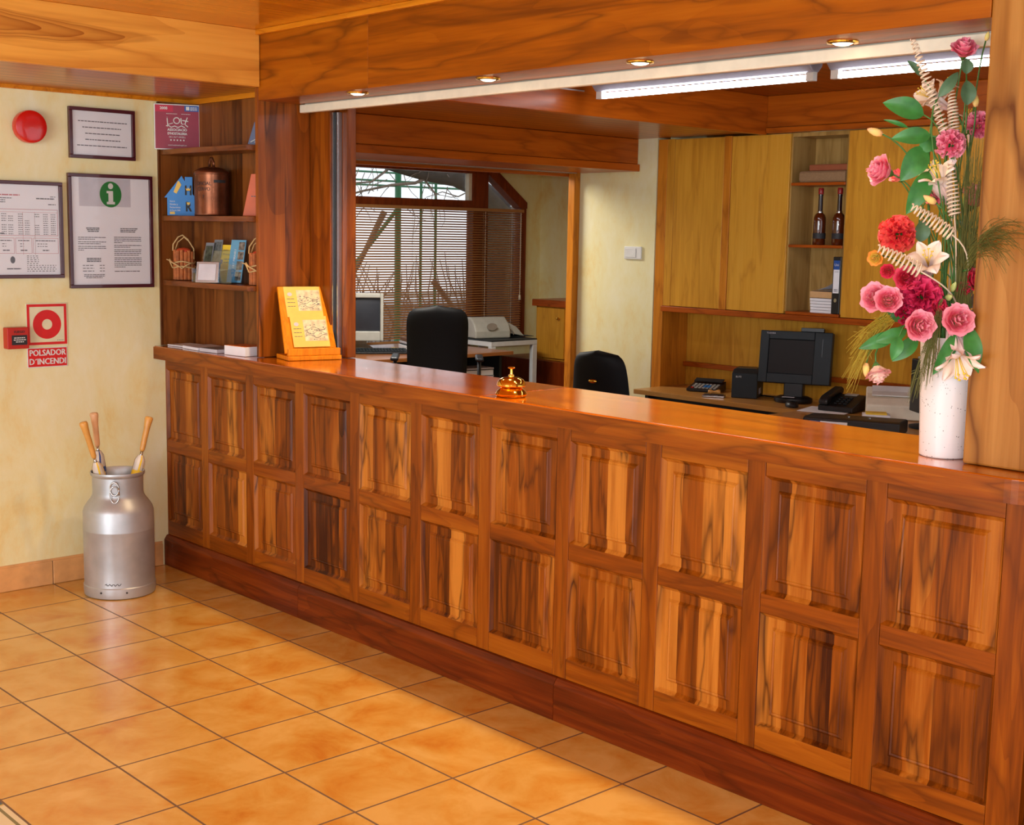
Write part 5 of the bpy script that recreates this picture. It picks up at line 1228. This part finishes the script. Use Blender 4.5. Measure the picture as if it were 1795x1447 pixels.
SPRIGS = {
 'A': ([((4.01, 0.085, 2.0), (3.933, 0.007, 2.03), 0.057), ((4.039, 0.075, 1.945), (3.97, -0.002, 1.936), 0.045), ((4.037, 0.102, 1.944), (4.011, 0.066, 1.902), 0.045), ((3.98, 0.061, 1.967), (3.933, 0.014, 1.987), 0.012)], 'leaf_sprig', 'large round green leaves reaching left near the top of the bouquet', 'leaf'),
 'B': ([((4.022, 0.08, 1.917), (3.987, 0.025, 1.827), 0.066), ((4.03, 0.091, 1.855), (4.002, 0.038, 1.741), 0.054)], 'leaf_sprig', 'broad green leaves below the leftmost yellow bud', 'leaf'),
 'C': ([((3.979, 0.116, 2.104), (3.948, 0.091, 2.145), 0.021), ((4.041, 0.097, 2.045), (4.069, 0.141, 2.111), 0.03), ((4.084, 0.169, 2.027), (4.076, 0.174, 2.093), 0.042), ((4.074, 0.174, 2.108), (4.068, 0.177, 2.15), 0.033)], 'leaf_sprig', 'small grey green leaves around the highest spiral and flower', 'leaf_dull'),
 'D': ([((4.047, -0.049, 1.434), (3.984, -0.125, 1.393), 0.038), ((4.069, -0.038, 1.442), (4.013, -0.105, 1.412), 0.038), ((4.062, -0.063, 1.428), (4.056, -0.082, 1.367), 0.035), ((4.079, -0.001, 1.427), (4.041, -0.055, 1.361), 0.041), ((4.042, 0.031, 1.491), (3.984, -0.036, 1.467), 0.039)], 'leaf_sprig', 'green leaves spreading left above the vase rim', 'leaf'),
 'E': ([((4.165, 0.035, 1.439), (4.137, -0.017, 1.332), 0.038), ((4.184, 0.058, 1.454), (4.224, 0.077, 1.331), 0.064)], 'leaf_sprig', 'two long dark green leaves hanging over the vase beside the drooping lily', 'leaf'),
 'F': ([((4.148, 0.133, 1.501), (4.168, 0.164, 1.546), 0.039), ((4.173, 0.125, 1.473), (4.203, 0.151, 1.444), 0.021), ((4.154, 0.123, 1.494), (4.191, 0.16, 1.48), 0.024)], 'leaf_sprig', 'small dark leaves at the right near the crimson flower', 'leaf_brown'),
 'G': ([((4.024, 0.077, 1.669), (4.023, 0.088, 1.729), 0.042), ((4.102, 0.129, 1.726), (4.133, 0.156, 1.694), 0.015), ((4.06, 0.103, 1.603), (4.016, 0.06, 1.624), 0.03)], 'leaf_sprig', 'dark leaves between the coral cluster and the facing lily', 'leaf_dull'),
}
CURLS = [
 ((3.973, 0.069, 2.196), (4.056, 0.111, 1.96), 0.0125, 22, 'tallest white cane spiral, rising above all the flowers'),
 ((4.051, 0.143, 2.069), (4.069, 0.139, 1.957), 0.013, 13, 'white cane spiral beside the upright pink bud, upper right'),
 ((4.087, 0.097, 1.873), (4.109, 0.094, 1.741), 0.015, 13, 'white cane spiral rising behind the pale tilted lily'),
 ((4.041, -0.005, 1.761), (4.121, 0.067, 1.69), 0.017, 12, 'white cane spiral slanting left above the facing lily'),
 ((4.005, -0.095, 1.654), (4.087, -0.018, 1.595), 0.018, 11, 'lowest white cane spiral, slanting across the coral cluster'),
]
def bump(u): return max(0, 1-u*u)
def rose_mesh(R, seed, layers=5, ruffle=.085, ball=False):
    r = random.Random(seed); mb = MB()
    for L_ in range(layers):
        f = L_/(layers-1); n = 3+(L_+1)//2
        rad = R*(.24+.72*f); open_ = .05+.60*f**1.6
        for k in range(n):
            a0 = 2*PI*k/n + L_*.9 + r.uniform(-.2, .2); wdt = 2*PI/n*.74; ht = R*(1.5-.25*f)*r.uniform(.9, 1.1); ph = r.uniform(0, 6)
            def fn(u, v, a0=a0, wdt=wdt, rad=rad, ht=ht, open_=open_, ph=ph, f=f):
                uu = 2*u-1; a = a0+uu*wdt*(.35+.65*math.sin(min(v*1.7, 1.35)))
                rr = rad*(.18+.82*math.sin(v*PI*.5)**.8)*(1+.10*open_*v*v*2) + R*.16*open_*max(0, v-.72)*3
                z = ht*(v - .55*open_*max(0, v-.6)*1.6) - R*.28*f
                e = uu*uu*.18*v; z -= ht*e
                w = ruffle*R*math.sin(uu*7+ph)*v**3
                return ((rr+w)*math.cos(a), (rr+w)*math.sin(a), z + w*.5 - R*.35)
            mb.grid(fn, 8, 7)
    return mb
def carn_mesh(R, seed, n=60, pt=.42):
    r = random.Random(seed); mb = MB()
    for k in range(n):
        th = math.acos(1-1.55*((k+.5)/n)); ph = k*2.39996
        d = Vector((math.sin(th)*math.cos(ph), math.sin(th)*math.sin(ph), math.cos(th)))
        a = d.cross(Vector((0.3, .2, 1))).normalized(); b = d.cross(a)
        tw = r.uniform(0, PI); A = a*math.cos(tw)+b*math.sin(tw); B = d
        w = R*pt*r.uniform(.8, 1.2); l0 = .35*R; l1 = R*r.uniform(.86, 1.08); p1 = r.uniform(0, 6); sd = A.cross(B)
        def fn(u, v, A=A, B=B, w=w, l0=l0, l1=l1, p1=p1, sd=sd):
            uu = 2*u-1; l = l0+(l1-l0)*v*(1-.12*uu*uu)
            return tuple(B*l + A*uu*w*(.25+.75*v) + sd*(.16*R*math.sin(uu*6+p1)*v*v + .1*R*v*v))
        mb.grid(fn, 6, 4)
    return mb
def lily_mesh(R, seed):
    r = random.Random(seed); mb = MB(); Lt = R*2.3
    for k in range(6):
        a0 = 2*PI*k/6 + (.0 if k % 2 else .08); wd_ = 1.0 if k % 2 else .8; ex = r.uniform(.85, 1.1)
        def fn(u, v, a0=a0, wd_=wd_, ex=ex):
            uu = 2*u-1
            rr = R*(.10+.34*v**1.6 + .62*ex*max(0, v-.55)**1.5*2.6)
            z = -Lt + Lt*(v*1.12) - R*.55*max(0, v-.70)**1.5*6*ex
            half = .30*R*wd_*(.35+math.sin(min(1, v*1.02)**1.3*PI)*1.15)*(1 if v < .97 else .2)
            ang = a0
            c = Vector((math.cos(ang), math.sin(ang), 0)); s_ = Vector((-math.sin(ang), math.cos(ang), 0))
            cup = .22*R*(uu*uu)*(1-v)
            p = c*(rr - .10*R*uu*uu*(1 if v < .6 else -.6)) + s_*uu*half + Vector((0, 0, z+.05*R*math.sin(uu*5+ex*9)*v*v))
            return tuple(p)
        mb.grid(fn, 8, 14)
    return mb
def bud_mesh(R):
    mb = MB(); mb.lathe([(.0, -R*1.0), (R*.30, -R*.9), (R*.46, -R*.4), (R*.48, .0), (R*.34, R*.6), (R*.12, R*1.0), (.0, R*1.1)], 14)
    mb.v = [(x*(1+.12*math.sin(3*math.atan2(y_, x)+z/R)), y_*(1+.12*math.sin(3*math.atan2(y_, x)+z/R)), z) for x, y_, z in mb.v]
    return mb
def stem_curve(p, d, q, n=12):
    """from the bloom at p (facing d) back and down into the mouth of the vase at q"""
    L_ = (p-q).length; c1 = p - d*min(.10, L_*.45); c2 = q + Vector((0, 0, L_*.45))
    return [p*(1-s)**3 + c1*3*s*(1-s)**2 + c2*3*s*s*(1-s) + q*s**3 for s in [i/n for i in range(n+1)]]
SPEC = {'rose': ('rose', 'p_rose'), 'rosered': ('rose', 'p_rosered'), 'rosep': ('rose', 'p_rosep'), 'rosey': ('rose', 'p_rosey'), 'rosebud': ('rose', 'p_rose'),
        'carn': ('carn', 'p_carn'), 'carnred': ('carn', 'p_carnred'), 'carnred2': ('carn', 'p_carnmag'), 'lily': ('lily', 'p_lily'), 'bud': ('bud', 'p_bud'), 'budgreen': ('bud', 'p_green')}
KN = {'rose': ('lisianthus_flower', 'flower'), 'carn': ('carnation_flower', 'flower'), 'lily': ('lily_flower', 'flower'), 'bud': ('flower_bud', 'flower bud')}
for i, (k, p, R, d, lb) in enumerate(FLOWERS):
    shape, mk = SPEC[k]; p = Vector(p); d = Vector(d).normalized(); rot = d.to_track_quat('Z', 'Y')
    nm, ct_ = KN[shape]
    t = bpy.data.objects.new(nm, None); C.objects.link(t); t.location = p; t.rotation_mode = 'QUATERNION'; t.rotation_quaternion = rot
    tag(t, lb, ct_, 'flowers in the white vase')
    inv = (Matrix.Translation(p) @ rot.to_matrix().to_4x4()).inverted()
    if shape == 'rose': mb = rose_mesh(R, i, 4 if R < .022 else 5)
    elif shape == 'carn': mb = carn_mesh(R, i, 70 if R > .045 else 48)
    elif shape == 'lily': mb = lily_mesh(R, i)
    else: mb = bud_mesh(R)
    o = mb.build('bloom', M[mk], t, smooth=True, fix=False)
    if shape in ('rose', 'carn'):
        MB().lathe([(.0, -R*.95), (R*.16, -R*.92), (R*.34, -R*.62), (R*.42, -R*.30)], 12, cap=False).build('calyx', M['stem'], t, smooth=True)
        base = p - d*R*.9
    elif shape == 'lily':
        mb = MB()
        for a in [2*PI*j/6+.4 for j in range(6)]:
            mb.tube([(0, 0, -R*1.2), (.12*R*math.cos(a), .12*R*math.sin(a), -R*.3), (.22*R*math.cos(a), .22*R*math.sin(a), R*.12)], R*.016, 5)
            mb.tube([(.20*R*math.cos(a)-.04*R, .22*R*math.sin(a), R*.12), (.22*R*math.cos(a)+.06*R, .22*R*math.sin(a), R*.15)], R*.034, 6)
        mb.build('stamens', M['stamen'], t, smooth=True)
        base = p - d*R*2.28
    else: base = p - d*R
    off = Vector(((i*37 % 11-5)*.0085, (i*53 % 11-5)*.0085, -.01))
    pts = [inv @ v for v in stem_curve(base, d, MOUTH+off)]
    MB().tube(pts, .0022 if shape != 'lily' else .0035, 6).build('stem', M['stem'], t, smooth=True)

def leaf_mesh(a, b, w, droop=.12):
    a, b = Vector(a), Vector(b); d = b-a; L_ = d.length; d.normalize()
    view = Vector((.72, -.67, .13)); s_ = d.cross(view).normalized(); n = s_.cross(d)
    mb = MB()
    def fn(u, v):
        uu = 2*u-1; half = w/2*math.sin(PI*min(1, max(0, v))**.85)**.8
        return tuple(a + d*L_*v + s_*uu*half + n*(L_*droop*math.sin(PI*v) + abs(uu)*half*.25))
    return mb.grid(fn, 6, 12)
for key, (lv, nm, lb, mk) in SPRIGS.items():
    a0 = Vector(lv[0][0]); t = thing(nm, lb, 'leaves', tuple(MOUTH), 0, 'leaf sprigs in the white vase')
    for a, b_, w in lv:
        mb = leaf_mesh(a, b_, w); mb.v = [tuple(Vector(v)-MOUTH) for v in mb.v]; mb.build('leaf', M[mk], t, smooth=True, fix=False)
    mb = MB()
    for a, b_, w in lv:
        d = (Vector(b_)-Vector(a)).normalized(); mb.tube([v-MOUTH for v in stem_curve(Vector(a), d, MOUTH+Vector((.03*math.sin(len(key)*3+a[0]*99), .03*math.cos(a[1]*99), -.01)))], .002, 6)
    mb.build('stem', M['stem'], t, smooth=True)
for i, (a, b_, rad, turns, lb) in enumerate(CURLS):
    a, b_ = Vector(a), Vector(b_); ax = (b_-a); L_ = ax.length; ax.normalize(); e1 = ax.orthogonal().normalized(); e2 = ax.cross(e1)
    t = thing('cane_spiral', lb, 'decoration', tuple(b_), 0, 'white cane spirals in the vase'); mb = MB(); n = int(turns*14)
    pts = [a + ax*L_*(k/n) - b_ + (e1*math.cos(k/14*2*PI)+e2*math.sin(k/14*2*PI))*rad*(.45+.55*min(1, k/n*2.2)) for k in range(n+1)]
    mb.tube(pts, .0017, 6, flat=1.6); mb.build('spiral', M['cane'], t, smooth=True)
    MB().tube([v-b_ for v in stem_curve(b_, (a-b_).normalized(), MOUTH+Vector((.01*i-.02, .012, -.01)))], .0022, 6).build('stem', M['cane'], t, smooth=True)
def grass(label, roots, tips, n, mat, spread, sag, seed, w=.0009):
    r = random.Random(seed); t = thing('grass_plume', label, 'grass', tuple(MOUTH), 0, 'grass plumes in the white vase'); mb = MB()
    for k in range(n):
        ra = Vector(roots[0]).lerp(Vector(roots[1]), r.random()); tb = Vector(tips[0]).lerp(Vector(tips[1]), r.random()) + Vector([r.uniform(-1, 1)*spread for _ in range(3)])
        ra = ra + Vector([r.uniform(-1, 1)*spread*.25 for _ in range(3)]); m_ = (ra+tb)/2 + Vector((0, 0, sag*r.uniform(.6, 1.3)))
        pts = [ra*(1-s)**2+m_*2*s*(1-s)+tb*s*s - MOUTH for s in [j/8 for j in range(9)]]
        mb.tube(pts, [w*(1.2-.8*j/8) for j in range(9)], 4)
        for j in range(3, 9, 2):
            d = (pts[j]-pts[j-1]).normalized(); e = d.cross(Vector((r.uniform(-1, 1), r.uniform(-1, 1), r.uniform(-1, 1)))).normalized()
            mb.tube([pts[j-1], pts[j-1]+d*.008+e*.010], w*.6, 3)
    o = mb.build('blades', mat, t); o['kind'] = 'stuff'
    MB().tube([v-MOUTH for v in stem_curve(Vector(roots[0]), (Vector(tips[0])-Vector(roots[0])).normalized(), MOUTH+Vector((.0, .02, -.01)))], .002, 6).build('stem', M['stem'], t, smooth=True)
grass('dry green grass hanging down over the front of the vase', [(4.11, .02, 1.46), (4.125, .03, 1.53)], [(4.078, -.018, 1.26), (4.125, .02, 1.34)], 60, M['grass'], .012, .02, 1)
grass('fine brown green grass arching to the right across the wooden column', [(4.150, .10, 1.60), (4.16, .10, 1.66)], [(4.30, -.03, 1.60), (4.36, -.04, 1.70)], 60, M['grass'], .03, .08, 2)
grass('yellow green grass drooping at the left of the bouquet', [(4.01, -.05, 1.49), (4.03, -.04, 1.46)], [(3.965, -.13, 1.28), (3.975, -.13, 1.42)], 60, M['grass_yellow'], .02, .03, 3)
grass('tall upright bundle of fine green grass in the middle of the bouquet', [(4.12, .10, 1.50), (4.15, .13, 1.50)], [(4.10, .13, 1.93), (4.17, .18, 1.86)], 90, M['grass'], .03, .0, 4)
